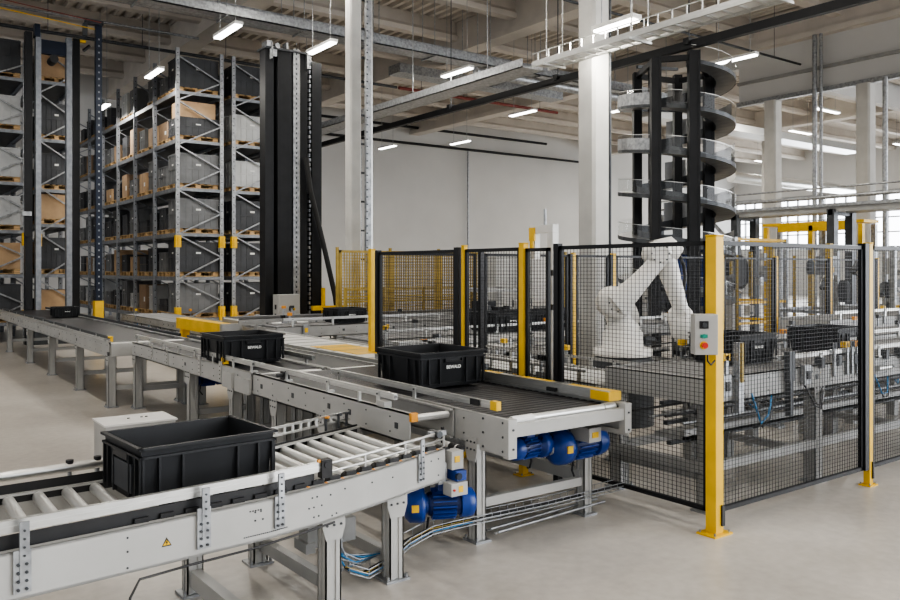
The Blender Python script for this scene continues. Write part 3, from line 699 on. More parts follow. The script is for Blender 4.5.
# ------------------------------------------------------------------ robot
def P(t,x,z,y=0): return (x,y,z)
t=thing('industrial_robot','white six-axis robot arm with bent elbow behind the mesh fence','robot',(7.35,6.38,0),-yaw)
m=MB(); m.lathe((-.12,0,0),(0,0,1),[(0,.36),(.75,.36),(.8,.30)],'steel_dark',24); m.build('pedestal',t)
m=MB(); m.lathe((-.12,0,.8),(0,0,1),[(0,.34),(.08,.34),(.10,.24),(.26,.235),(.30,.20)],'robot',28); m.build('base',t)
m=MB(); m.lathe((-.12,0,1.08),(0,0,1),[(0,.19),(.06,.2),(.12,.15),(.3,.12),(.36,.10)],'robot',28); m.lathe((-.22,-.2,1.42),(0,1,0),[(0,.14),(.03,.19),(.37,.19),(.4,.14)],'robot',28); m.lathe((-.3,.0,1.2),(1,0,.3),[(0,.1),(.35,.13)],'robot',16)
m.build('turret',t)
m=MB(); m.tube([(-.24,-.14,1.40),(-.12,-.15,1.5),(.02,-.14,1.64),(.17,-.12,1.8),(.30,-.1,1.95),(.36,-.1,2.02)],[.15,.14,.115,.10,.105,.12],'robot',18); m.build('upper_arm',t)
m=MB(); m.lathe((.27,-.21,1.99),(0,1,0),[(0,.10),(.03,.145),(.32,.145),(.35,.10)],'robot',28); m.tube([(.30,.0,2.0),(.42,.02,2.03),(.52,.02,1.96)],[.16,.17,.13],'robot',18); m.build('elbow',t)
m=MB(); m.tube([(.36,.0,1.98),(.41,-.02,1.8),(.47,-.04,1.6),(.53,-.05,1.4),(.56,-.05,1.28)],[.14,.125,.105,.09,.10],'robot',18); m.build('forearm',t)
m=MB(); m.lathe((.50,-.12,1.25),(.5,1,0),[(0,.10),(.03,.14),(.2,.14),(.23,.10)],'robot',24); m.lathe((.57,-.04,1.26),(.1,0,-1),[(0,.125),(.06,.16),(.22,.15),(.28,.10),(.36,.07)],'robot',24); m.build('wrist',t)
m=MB(); m.bx(.48,.76,-.16,.08,.86,.94,'steel_dark'); m.cyl((.6,-.04,.92),(.6,-.04,1.02),.05,'alu',12)
for a in (.5,.62,.74): m.cyl((a,-.12,.80),(a,-.12,.88),.02,'black',8); m.cyl((a,.04,.80),(a,.04,.88),.02,'black',8)
m.build('gripper',t)
m=MB(); m.tube([(.16,.12,2.02),(.24,.14,2.13),(.40,.14,2.15),(.56,.12,2.02),(.63,.1,1.85),(.64,.08,1.72),(.6,.05,1.5),(.64,.03,1.3)],.022,'black',8); m.tube([(-.3,.15,1.2),(-.06,.2,1.35),(.02,.17,1.5),(.16,.12,1.95)],.02,'black',8); m.build('hose_pack',t)
m=MB()
for (x,z) in ((-.22,1.42),(.27,1.99)): 
    for k in range(8): a=k*PI/4; m.cyl((x+.1*math.cos(a),-.215,z+.1*math.sin(a)),(x+.1*math.cos(a),-.2,z+.1*math.sin(a)),.01,'steel_dark',6)
m.build('cover_screws',t)
# second robot behind, dark cabling
t=thing('industrial_robot','pale robot arm folded low in the background left of the white robot','robot',(10.6,10.35,0),-yaw)
m=MB(); m.lathe((0,0,0),(0,0,1),[(0,.25),(.9,.22),(1.1,.2),(1.4,.14)],'paint',18); m.build('base',t)
m=MB(); m.lathe((-.1,-.15,1.55),(0,1,0),[(0,.16),(.3,.16)],'paint',20); m.tube([(-.1,0,1.55),(.2,0,1.85),(.5,0,1.9)],[.14,.12,.12],'paint',14); m.build('upper_arm',t)
m=MB(); m.tube([(.5,-.05,1.9),(.1,-.1,1.95),(-.5,-.1,1.75)],[.14,.12,.09],'paint_dim',14); m.tube([(.5,.05,2.0),(.2,.08,2.1),(-.4,.05,1.9)],.025,'black',8); m.build('forearm',t)

# ------------------------------------------------------------------ conveyors inside the cell, with fittings
def fittings(t,L,W,z,seed,n=None,low=True):
    r=random.Random(seed); n=n or int(L*2.2)
    for k in range(n):
        x=r.uniform(.1,L-.15); side=r.choice((0,0,W)); s=-1 if side==0 else 1; q=r.random(); m=MB()
        if q<.28:
            m.bx(x,x+.09,side+s*.005,side+s*.05,z-.14,z+.02,'galv'); m.bx(x+.02,x+.07,side+s*.05,side+s*.06,z-.1,z-.03,r.choice(('yellow','black','paint','steel_dark'))); m.build('valve_block',t)
        elif q<.5:
            m.bx(x,x+.03,side+s*.004,side+s*.02,z-.12,z+.16,'galv'); m.bx(x-.02,x+.05,side-.02,side+.03,z+.12,z+.17,r.choice(('black','yellow','orange','black'))); m.build('light_sensor',t)
        elif q<.68:
            m.cyl((x,side+s*.04,z-.10),(x+.22,side+s*.04,z-.10),.024,'alu',10); m.cyl((x+.22,side+s*.04,z-.1),(x+.3,side+s*.04,z-.1),.009,'steel_dark',6); m.build('air_cylinder',t)
        elif q<.86:
            p=[(x,side+s*.03,z-.15),(x+.05,side+s*.08,z-.28-r.uniform(0,.15)),(x+.2,side+s*.05,z-.33),(x+.32,side,z-.2)]
            m.tube(p,.008,r.choice(('black','cyan','black')),6); m.tube([(a+.02,b,c-.03) for a,b,c in p],.007,'black',6); m.build('air_hose',t)
        else:
            m.bx(x,x+.16,side,side+s*.09,z-.34,z-.2,r.choice(('steel_dark','paint','black'))); m.lathe((x,side+s*.05,z-.27),(1,0,0),[(0,.05),(.2,.06),(.26,.05)],r.choice(('blackpaint','steel_dark')),12); m.build('drive_unit',t)
    if low:
        m=MB()
        for k in range(5): yy=W*(.15+.17*k); m.cyl((.1,yy,z-.36-.03*(k%2)),(L-.1,yy,z-.36-.03*(k%2)),.011,'galv' if k%2 else 'black',6)
        m.bx(.1,L-.1,W*.3,W*.6,z-.52,z-.49,'paint_dim'); m.bx(.1,L-.1,W*.3,W*.32,z-.52,z-.44,'paint_dim'); m.build('cable_duct',t)
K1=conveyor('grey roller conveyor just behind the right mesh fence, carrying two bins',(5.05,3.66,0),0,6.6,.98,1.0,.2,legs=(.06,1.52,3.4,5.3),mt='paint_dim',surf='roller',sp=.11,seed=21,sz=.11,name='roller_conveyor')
rail(K1,.9,6.5,.02,1.09,.035,.025,'alu',.5,1.0); rail(K1,.9,6.5,.95,1.09,.035,.025,'alu',.8,1.0,out=1); fittings(K1,6.4,.98,1.0,5,44)
m=MB(); m.bx(0,6.6,-.0,.05,.30,.37,'paint_dim').cut(); m.bx(0,6.6,.93,.98,.30,.37,'paint_dim').cut(); m.bx(-.03,.03,0,.98,.30,.37,'paint_dim'); m.build_each('base_rail',K1)
m=MB(); m.bx(-.045,-.035,0,.98,.81,1.0,'paint'); m.bx(-.045,0,0,.98,.99,1.0,'paint'); m.build('end_frame',K1)
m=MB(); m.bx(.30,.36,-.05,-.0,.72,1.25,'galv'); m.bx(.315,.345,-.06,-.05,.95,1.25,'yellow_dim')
m.build('stop_post',K1); m=MB(); m.bx(1.0,1.04,-.05,0,.62,.9,'steel_dark'); m.bx(.98,1.06,-.05,0,.9,1.14,'steel_dark'); m.build('stop_post',K1)
m=MB(); m.bx(1.5,3.6,.3,.34,1.03,1.05,'black'); m.bx(1.2,4.6,.16,.19,1.05,1.08,'galv')
for k in range(8): m.bx(1.5+.28*k,1.56+.28*k,-.03,.03,.97,1.06,'steel_dark')
m.build('clamp_row',K1)
K2=conveyor('open-framed pale conveyor section in front of the white robot',(5.0,7.3,0),R9,2.55,.85,.84,.07,legs=(.4,2.1),mt='paint',surf='roller',sp=.11,seed=22,sz=.12,name='roller_conveyor')
fittings(K2,2.3,.85,.86,9,46); rail(K2,.1,2.4,.03,.93,.025,.02,'paint',.3,.84); rail(K2,.1,2.4,.8,.93,.025,.02,'paint',.3,.84)
m=MB(); m.bx(-.0,2.5,0,.05,.30,.35,'paint_dim'); m.build('base_rail',K2)
m=MB(); m.bx(1.4,1.7,.2,.6,.45,.62,'blackpaint').cut(); m.lathe((1.8,.15,.55),(1,0,0),[(0,.08),(.25,.085),(.3,.06)],'blackpaint',16); m.build_each('drive_unit',K2)
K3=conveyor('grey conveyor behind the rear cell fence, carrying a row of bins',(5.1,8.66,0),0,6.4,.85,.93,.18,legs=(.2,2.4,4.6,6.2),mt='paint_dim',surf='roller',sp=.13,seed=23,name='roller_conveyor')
fittings(K3,6.2,.85,.93,31,24); rail(K3,.1,6.2,.0,1.03,.035,.025,'alu',.6,.93)
K4=conveyor('low pale conveyor directly behind the middle fence posts',(5.05,7.98,0),0,2.9,.6,.80,.16,legs=(.2,2.6),mt='paint',surf='roller',sp=.11,seed=24,name='roller_conveyor')
fittings(K4,2.8,.6,.80,33,20); rail(K4,.0,2.8,.0,.93,.07,.04,'white',.4,.80)
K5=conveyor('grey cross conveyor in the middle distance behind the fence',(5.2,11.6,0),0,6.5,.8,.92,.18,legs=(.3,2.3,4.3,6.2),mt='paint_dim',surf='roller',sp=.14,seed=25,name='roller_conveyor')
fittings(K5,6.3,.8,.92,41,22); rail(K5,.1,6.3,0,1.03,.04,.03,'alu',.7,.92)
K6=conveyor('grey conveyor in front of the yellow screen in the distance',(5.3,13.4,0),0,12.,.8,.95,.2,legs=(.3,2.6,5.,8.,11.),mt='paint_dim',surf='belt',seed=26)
fittings(K6,11.8,.8,.95,43,30); 
m=MB()
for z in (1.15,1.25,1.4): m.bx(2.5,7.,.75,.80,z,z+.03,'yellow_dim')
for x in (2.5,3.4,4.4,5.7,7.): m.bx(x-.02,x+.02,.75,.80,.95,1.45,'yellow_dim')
m.build('yellow_handrail',K6,label='yellow double handrail')
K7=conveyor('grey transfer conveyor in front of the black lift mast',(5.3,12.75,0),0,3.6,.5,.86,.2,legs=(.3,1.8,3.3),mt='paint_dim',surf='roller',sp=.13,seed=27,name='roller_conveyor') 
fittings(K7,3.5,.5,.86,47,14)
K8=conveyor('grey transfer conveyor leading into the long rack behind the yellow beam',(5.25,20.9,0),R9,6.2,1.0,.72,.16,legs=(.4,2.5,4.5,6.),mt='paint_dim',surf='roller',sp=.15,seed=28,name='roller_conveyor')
fittings(K8,6.,1.,.72,51,14)
t=thing('cross_frame','low grey steel frame between the racks and the black mast','frame',(6.2,15.0,0))
m=MB(); m.bx(0,1.4,0,.08,.72,.86,'paint_dim'); m.bx(0,1.4,.7,.78,.72,.86,'paint_dim')
for x in (.1,.7,1.3): m.bx(x-.04,x+.04,0,.08,0,.72,'paint_dim'); m.bx(x-.04,x+.04,.7,.78,0,.72,'paint_dim'); m.bx(x-.03,x+.03,0,.78,.74,.8,'paint_dim')
m.build('steel_frame',t); fittings(t,1.4,.78,.86,53,8,False)
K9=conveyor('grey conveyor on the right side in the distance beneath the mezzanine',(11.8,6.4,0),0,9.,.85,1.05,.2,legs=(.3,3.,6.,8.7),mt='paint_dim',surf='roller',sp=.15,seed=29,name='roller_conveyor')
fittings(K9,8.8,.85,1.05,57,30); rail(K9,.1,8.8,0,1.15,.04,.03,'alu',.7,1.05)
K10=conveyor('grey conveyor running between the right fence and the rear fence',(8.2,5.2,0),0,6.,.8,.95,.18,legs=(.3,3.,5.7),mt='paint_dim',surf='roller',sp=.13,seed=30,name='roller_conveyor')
fittings(K10,5.9,.8,.95,59,24)
t=thing('cable_duct','dense grey cable ducts and hoses lying low behind the right mesh fence','cable tray',(5.95,4.80,0))
m=MB()
for k in range(6): z=.18+.09*k; m.bx(.1,5.8,.02*k,.05+.02*k,z,z+.035,'paint_dim' if k%2 else 'steel_dark').cut()
m.build_each('duct',t)
r_=random.Random(4); m=MB()
for k in range(16):
    x=r_.uniform(0,5.5); m.tube([(x,-.1,.75),(x+.1,-.15,.5),(x+.3,-.1,.42),(x+.45,-.05,.7)],.011,r_.choice(('black','black','steel_dark','cyan')),6).cut()
m.build_each('hose',t)
m=MB()
for k in range(6): m.bx(.4+k,.5+k,0,.1,0,.75,'paint_dim').cut()
m.build_each('support_post',t)
# bins in the cell
g=(.62,.58)
bl=[((7.72,4.22,1.0),0,'black bin on the fenced conveyor between the corner post and the right yellow post'),
    ((6.25,4.28,1.0),0,'black bin partly hidden right behind the yellow corner post'),
    ((7.45,8.95,.93),0,'black bin beside a middle yellow fence post, left one of the row behind the fence'),
    ((8.2,9.03,.93),0,'black bin hidden partly by the middle yellow fence post'),
    ((8.98,9.05,.93),0,'black bin at the right end of the row, left of the white robot'),
    ((6.6,12.0,.92),0,'small distant black bin behind the left mesh panel'),]
for i,(l,rz,lab) in enumerate(bl): dup(bin2,l,rz,lab,scale=(.86,.8,.86) if i<2 or i>4 else (1.05,1.0,.95))
dup(bin2,(3.35,17.7,.86),0,'distant black bin on the far end of the long dark belt',scale=(.7,.8,.7))

# ------------------------------------------------------------------ machines behind (right)
def machine(label,x,y,w,d,h,seed,cols=('yellow','blackpaint','galv')):
    r=random.Random(seed); t=thing('handling_machine',label,'machine',(x,y,0))
    for a in (0,w):
        for b in (0,d):
            m=MB(); m.bx(a-.05,a+.05,b-.05,b+.05,0,h,cols[0]); m.build('frame_post',t)
    m=MB()
    for z in (.5,1.0,h-.05):
        m.bx(0,w,-.03,.03,z-.03,z+.03,cols[2]); m.bx(0,w,d-.03,d+.03,z-.03,z+.03,cols[2]); m.bx(-.03,.03,0,d,z-.03,z+.03,cols[2]); m.bx(w-.03,w+.03,0,d,z-.03,z+.03,cols[2]).cut()
    m.build_each('cross_bar',t)
    for k in range(9):
        m=MB(); a=r.uniform(.1,w-.3); z=r.uniform(.5,h-.5); b=r.uniform(0,d*.6); s=r.uniform(.12,.35)
        if r.random()<.5: m.bx(a,a+s,b,b+s*.8,z,z+s*1.2,r.choice(('paint','paint_dim','blackpaint','galv','paint'))); m.bx(a+.03,a+s*.6,b-.01,b,z+.05,z+s*.5,r.choice(('steel_dark','yellow','paint')))
        else: m.lathe((a,b,z),(r.choice((0,1)),0,1) ,[(0,s*.3),(s,s*.35),(s*1.3,s*.2)],r.choice(('blackpaint','steel_dark','alu','paint')),14)
        m.build('drive_unit' if k%2 else 'control_unit',t)
    return t
machine('machine with dark drums behind the right mesh panel',14.7,8.0,1.5,1.2,2.3,2,('yellow_dim','blackpaint','galv'))
machine('grey machine frame at the right edge behind the mesh',17.2,8.0,1.6,1.2,2.3,3,('galv','blackpaint','galv'))
machine('pale grey machine frame behind the left bins and mesh',8.6,10.75,.9,.7,1.5,14,('paint','blackpaint','paint'))
machine('grey machine frame under the mezzanine conveyor',17.0,11.6,2.2,1.5,2.6,5,('galv','blackpaint','yellow'))
t=thing('lifting_column','tall blue lifting column with two blue drums behind the right mesh','machine',(12.7,9.75,0))
for a in (0,.7):
    m=MB(); m.bx(a-.14,a+.14,-.14,.14,0,1.1,'paint'); m.lathe((a,0,1.1),(0,0,1),[(0,.2),(.05,.24),(.75,.24),(.8,.2),(.95,.2),(1.0,.08)],'blue',20); m.build('blue_drum',t)
m=MB(); m.bx(-.2,.9,-.02,.02,1.6,1.66,'galv'); m.build('clamp_bar',t)
t=thing('tool_carousel','black round drum with yellow stripes on a stand behind the right mesh','machine',(15.4,10.6,0))
m=MB(); m.bx(-.1,.1,-.1,.1,0,1.6,'paint'); m.build('stand',t)
m=MB(); m.lathe((0,-.25,1.75),(0,1,0),[(0,.30),(.03,.38),(.4,.38),(.45,.3)],'blackpaint',24); m.build('drum',t)
m=MB(); m.bx(-.42,-.36,-.3,-.24,1.2,2.2,'yellow_dim').cut(); m.bx(.3,.36,-.3,-.24,1.2,2.2,'yellow_dim'); m.build_each('yellow_guard',t)
for (x,y,w,h,lab) in ((10.3,12.5,1.0,2.1,'tall pale grey cabinet behind the middle mesh panel'),(17.5,14.4,2.,1.9,'broad pale cabinet in the far right background')):
    t=thing('control_cabinet',lab,'cabinet',(x,y,0)); m=MB(); m.bx(0,w,0,.5,.08,h,'paint'); m.bx(.02,w-.02,.02,.48,0,.08,'steel_dark'); m.build('cabinet_body',t)
    n=max(1,int(w/.5))
    for i in range(n):
        d=MB(); d.bx(i*w/n+.01,(i+1)*w/n-.01,-.02,0,.12,h-.04,'white'); do=d.build('cabinet_door',t); e=MB(); e.bx((i+1)*w/n-.07,(i+1)*w/n-.05,-.035,-.02,h*.5,h*.5+.14,'black'); e.build('door_handle',do)
# mezzanine conveyors
t=thing('elevated_conveyor','elevated pale conveyor crossing above the machines at the right, on dark posts','conveyor',(20.,4.5,0))
m=MB(); m.bx(0,.9,0,12.,3.28,3.42,'paint_dim'); m.bx(-.05,0,0,12.,3.42,3.5,'galv'); m.build('conveyor_bed',t)
m=MB(); m.cyl((-.1,0,3.66),(-.1,12,3.66),.05,'galv',10); m.cyl((-.1,0,3.9),(-.1,12,3.9),.025,'galv',10); m.build('pipe_rail',t)
for y in (.6,3.5,6.3,9.1,11.8):
    m=MB(); m.bx(-.1,.1,y-.1,y+.1,0,3.35,'steel_dark'); m.bx(.8,1.,y-.1,y+.1,0,3.35,'steel_dark'); m.bx(-.1,1.,y-.06,y+.06,3.2,3.35,'steel_dark'); m.build('support_post',t)
m=MB()
for y in (3.5,9.1): m.bar((0,y,2.4),(0,y+.9,3.3),.08,.08,'galv')
m.build('knee_brace',t)
t=thing('elevated_conveyor','yellow framed elevated conveyor beyond the pale one at the right','conveyor',(21.6,6.3,0))
m=MB(); m.bx(0,.8,4.5,7.5,3.08,3.16,'yellow'); m.bx(0,.3,5,7,2.9,3.08,'yellow'); m.build('conveyor_bed',t)
for y in (4.6,6.,7.4):
    m=MB(); m.bx(0,.12,y-.06,y+.06,0,3.05,'yellow'); m.bx(.7,.82,y-.06,y+.06,0,3.05,'galv'); m.build('support_post',t)
t=thing('elevated_conveyor','long elevated grey conveyor far beyond, in front of the windows','conveyor',(27.,10.,0))
m=MB(); m.bx(0,18.,0,.9,3.5,3.62,'white'); m.bx(0,18.,-.1,0,4.1,4.14,'galv'); m.bx(0,18.,0,.9,3.4,3.5,'galv'); m.build('conveyor_bed',t)
for x in (1,5,9,13,17):
    m=MB(); m.bx(x-.07,x+.07,.1,.24,0,3.4,'steel_dark'); m.bx(x-.07,x+.07,.6,.74,0,3.4,'steel_dark'); m.build('support_post',t)

# ------------------------------------------------------------------ spiral conveyor
SX,SY=13.1,10.2
t=thing('spiral_conveyor','tall spiral conveyor with dark posts and polished curved side plates behind the robot','conveyor',(SX-.05,SY+.03,0),-yaw)
R1,R0=1.12,.76; pitch=.855; A0=-1.6; A1=5.25*2*PI; N=170
vs=[]; gv=[]
for i in range(N+1):
    a=A0+(A1-A0)*i/N; z=5.475-pitch*a/(2*PI); c,s_=math.cos(a),math.sin(a)
    vs += [(R0*c,R0*s_,z),(R1*c,R1*s_,z),(R1*c,R1*s_,z-.07),(R0*c,R0*s_,z-.07)]
    gv.append((c,s_,z,a%(2*PI),a))
m=MB(); m.add(vs,[(i*4+k,i*4+(k+1)%4,(i+1)*4+(k+1)%4,(i+1)*4+k) for i in range(N) for k in range(4)],'track',False); m.build('spiral_track',t)
D=math.radians
def strip(nm,mt,r_,h0,h1,cond,each=True):
    q=MB(); run=False
    for i in range(N):
        ok=cond(gv[i])
        if ok:
            A,B=gv[i],gv[i+1]; q.add([(A[0]*r_,A[1]*r_,A[2]+h0),(B[0]*r_,B[1]*r_,B[2]+h0),(B[0]*r_,B[1]*r_,B[2]+h1),(A[0]*r_,A[1]*r_,A[2]+h1)],[(0,1,2,3)],mt,True); run=True
        elif run: q.cut(); run=False
    q.build_each(nm,t)
strip('side_plate','polished',R1+.005,-.02,.52,lambda g: g[3]<D(82) or g[3]>D(352))
strip('clear_guard','guard',R1+.005,0,.26,lambda g: D(100)<g[3]<D(350))
strip('guard_edge','alu',R1+.005,.26,.27,lambda g: D(100)<g[3]<D(350))
strip('track_edge','steel_dark',R1+.008,-.075,.0,lambda g: True)
strip('inner_edge','steel_dark',R0-.005,-.07,.12,lambda g: True)
strip('cover_band','galv',R1+.012,-.02,.20,lambda g: D(150)<g[3]<D(225) and g[4]<4*PI)
for x,y,w,h in ((-.72,.20,.14,5.75),(-.50,-.20,.14,5.8),(-.68,-1.08,.16,5.7),(-.03,-1.27,.18,5.8),(.68,.10,.17,5.85),(.2,.6,.14,5.8)):
    m=MB(); m.bx(x-w/2,x+w/2,y-.07,y+.07,0,h,'blackpaint'); m.bx(x-w/2-.01,x-w/2+.03,y-.08,y+.08,0,h,'blackpaint'); m.bx(x+w/2-.03,x+w/2+.01,y-.08,y+.08,0,h,'blackpaint'); m.build('mast',t)
m=MB()
for (x0,y0),(x1,y1) in zip(((-.72,.20),(-.68,-1.08),(-.03,-1.27),(.68,.1),(.2,.6)),((-.68,-1.08),(-.03,-1.27),(.68,.1),(.2,.6),(-.72,.20))): m.bar((x0,y0,5.68),(x1,y1,5.68),.08,.1,'blackpaint')
m.build('top_frame',t)
for k in range(6):
    z=1.3+.855*k; m=MB(); m.bar((-.68,-1.05,z),(-.50,-.2,z+.02),.06,.07,'blackpaint'); m.build('tie_bar',t)
    m=MB(); m.bar((-.72,.2,z+.3),(.2,.6,z+.35),.05,.06,'steel_dark'); m.build('tie_bar',t)

# ------------------------------------------------------------------ black lift mast
t=thing('lift_mast','tall black vertical lift mast with a silver guide strip and grey cabinet at its foot','lift',(7.12,16.5,0))
for nm,x0,x1,y0,y1,mt in (('column_profile',0,.20,0,.3,'blackpaint'),('column_profile',.27,.60,-.05,.3,'blackpaint'),('guide_strip',.64,.78,-.05,.1,'galv'),('column_profile',.82,1.0,-.02,.25,'blackpaint'),('column_profile',1.12,1.36,0,.35,'blackpaint'),('rear_panel',.1,1.3,.35,.4,'black')):
    m=MB(); m.bx(x0,x1,y0,y1,.1,(6.5 if x1>1.3 else 6.62) if nm!='guide_strip' else 6.7,mt)
    if nm=='guide_strip':
        for k in range(60): m.bx(x0+.06,x0+.09,y0-.004,y0,.3+k*.11,.35+k*.11,'steel_dark')
        m.bx(x1-.03,x1+.03,y0+.02,y0+.05,.1,6.7,'paint_dim')
    m.build(nm,t)
m=MB()
for k in range(60): z=.4+k*.104; m.bx(1.04+.015*(k%2),1.08+.015*(k%2),.0,.06,z,z+.07,'rackgrey' if k%3 else 'galv')
m.build('drive_chain',t)
m=MB(); m.bx(-.03,1.0,-.08,.4,6.62,6.66,'steel_dark'); m.bx(0,.12,-.1,.2,6.66,6.78,'galv'); m.cyl((.25,-.1,6.7),(.25,.1,6.7),.06,'galv',12); m.bx(.45,.5,-.1,.1,6.66,6.8,'galv'); m.bx(.95,1.0,-.1,.1,6.3,6.62,'galv'); m.bx(.08,.22,-.12,-.05,6.45,6.6,'galv'); m.bx(.1,.12,-.12,.2,6.4,6.75,'galv'); m.build('top_gear',t)
m=MB(); m.bx(.13,.62,-.42,-.1,.62,1.27,'paint'); c_=m.build('control_cabinet',t,bevel=.01)
m=MB(); m.bx(.12,.125,-.3,-.22,.95,1.05,'black'); m.bx(.12,.125,-.3,-.22,.78,.86,'black'); m.build('switches',c_)
m=MB(); m.tube([(.9,-.15,4.3),(1.0,-.15,3.6),(1.35,-.15,2.3),(1.6,-.2,1.2),(1.68,-.2,.6)],.06,'rubber',8); m.build('energy_chain',t)
m=MB(); m.bx(-.1,1.45,-.15,.5,0,.1,'steel_dark'); m.bx(.62,.8,-.15,.05,.1,.5,'galv'); m.build('base_plate',t)
m=MB(); m.bx(1.0,1.25,-.3,-.2,.9,1.0,'yellow'); m.bx(1.25,1.3,-.3,-.2,.6,1.4,'yellow'); m.bx(1.3,2.1,-.3,-.25,.95,1.0,'yellow'); m.build('yellow_bracket',t)
# silver perforated upright beside the slim column
t=thing('cable_riser','slim silver perforated cable riser standing beside the slim column','riser',(8.55,14.55,0))
m=MB(); m.bx(-.06,.06,-.04,.04,0,9.0,'galv')
for k in range(58): m.bx(-.062,-.02,-.045,-.04,.3+k*.15,.33+k*.15,'steel_dark')
m.bx(.07,.10,-.02,.02,0,9.0,'alu'); m.build('riser_channel',t)
m=MB()
for k in range(14): m.bx(-.12,.0,.04,.08,.8+k*.6,.84+k*.6,'steel_dark')
m.build('wall_clips',t)

# ------------------------------------------------------------------ stacker crane at left
t=thing('stacker_crane','stacker crane with black masts and dark blue top beam at the left aisle','crane',(3.34,21.75,0))
for x,w,mt in ((-.04,.16,'blackpaint'),(.17,.12,'rackgrey'),(1.02,.16,'blackpaint'),(.86,.13,'rackgrey')):
    m=MB(); m.bx(x-w/2,x+w/2,-.1,.1,0,7.55,mt); m.build('mast',t)
m=MB(); m.bx(.22,.95,-.06,.06,7.08,7.42,'darkblue'); m.build('top_beam',t)
m=MB(); m.cyl((.5,-.2,6.95),(.5,.2,6.95),.1,'black',12); m.build('pulley',t); m=MB(); m.bx(.08,.2,-.15,.1,7.45,7.75,'darkblue').cut(); m.bx(.9,1.25,-.05,.05,7.5,7.56,'yellow').cut(); m.cyl((1.2,0,7.3),(1.35,0,7.45),.04,'black',8); m.build_each('top_bracket',t)
m=MB(); m.bx(-.15,-.05,-.2,-.1,2.6,4.4,'blackpaint'); m.bx(-.2,0,-.25,-.1,3.1,3.2,'galv'); m.build('carriage',t)
m=MB(); m.bx(-.1,1.1,-.3,.3,0,.3,'steel_dark'); m.build('base',t)
t=thing('aisle_mast','slender dark blue mast with a bracket head standing free in the aisle','mast',(4.70,20.9,0))
m=MB(); m.bx(-.07,.07,-.07,.07,0,7.75,'darkblue'); 
for k in range(44): m.bx(-.015,.015,-.075,-.07,.5+k*.16,.54+k*.16,'galv')
m.build('mast',t); m=MB(); m.bx(-.3,.1,-.1,.1,7.75,7.85,'steel_dark'); m.bx(-.35,-.25,-.05,.05,7.45,7.75,'steel_dark'); m.build('head_bracket',t)
m=MB(); m.bx(-.1,.1,-.12,.12,.0,1.05,'yellow'); m.build('guard_post',t)
t=thing('crane_power_rail','red and yellow power rails under the roof at the left','cable',(0,20.6,0))
m=MB(); m.cyl((-1.,0,8.15),(4.7,0,7.75),.012,'redpipe',6); m.cyl((-1.,.2,8.0),(4.6,.2,7.62),.012,'yellow',6); m.build('rail_wires',t)

# ------------------------------------------------------------------ pallet racks
LV=[.50,1.62,2.80,4.02,5.32,6.62]
def upright(m,x,y,h,s=.1,mt='rackgrey'):
    m.bx(x-s/2,x+s/2,y-.035,y+.035,0,h,mt)
    z=.2
    while z<h-.1: m.bx(x-.014,x+.014,y-.037,y-.035,z,z+.03,'black'); z+=.2
def rack(label,x0,x1,y0,nb,bw,levels,h,guards=True,mt='rackgrey',front_mt='galv',step=.60):
    t=thing('pallet_rack',label,'rack',(0,0,0))
    for i in range(nb+1):
        y=y0+i*bw; mm='galv' if i==0 else 'rackgrey'
        for x in (x0,x1):
            m=MB(); upright(m,x,y,h,.1,mm); o=m.build('upright',t)
            if i==0 and guards:
                for z in (.62,2.55):
                    g=MB(); g.bx(x-.075,x+.075,y-.09,y+.05,z-(.22 if z<1 else .14),z+.18,'yellow'); g.bx(x-.02,x+.02,y-.12,y-.09,z-.1,z+.12,'yellow'); g.build('upright_guard',o,label='yellow upright protector')
        m=MB(); z=.35; s=0
        while z+step<h: 
            a,b=(x0,x1) if s%2==0 else (x1,x0); m.bar((a,y,z),(b,y,z+step),.035,.05,mm,up=(0,1,0)); z+=step; s+=1
        m.build('brace',t)
    for z in levels:
        for i in range(nb):
            for x in (x0,x1):
                m=MB(); m.bx(x-.025,x+.025,y0+i*bw+.03,y0+(i+1)*bw-.03,z-.11,z,'rackgrey'); m.build('beam',t)
        m=MB(); m.bx(x0,x1,y0-.02,y0+.03,z-.09,z-.01,'rackgrey'); m.bx(x0,x1,y0,y0+nb*bw,z-.03,z-.005,'steel_dark'); m.build('shelf_deck',t)
    return t
RX0,RX1,RY,BW,NB=6.87,8.08,21.7,2.04,6
rack('long pallet rack facing the aisle, full of pallets of containers',RX0,RX1,RY,NB,BW,LV,7.75)
rack('second pallet rack standing back to back behind the long rack',8.42,9.62,RY,2,BW,LV,7.75)
rack('open pallet rack showing past the right side of the black mast',9.85,10.9,RY+1,1,BW,[1.62,2.8,4.02,5.32,6.62],7.2,False)
rack('pallet rack behind the stacker crane on the left',3.72,4.62,23.,2,BW,[.5,1.7,3.0,3.9,5.2,6.7],7.6)
rack('pallet rack at the left picture edge',2.1,3.36,22.6,2,BW,[.5,1.7,2.8,4.0,5.3,6.6],7.5)
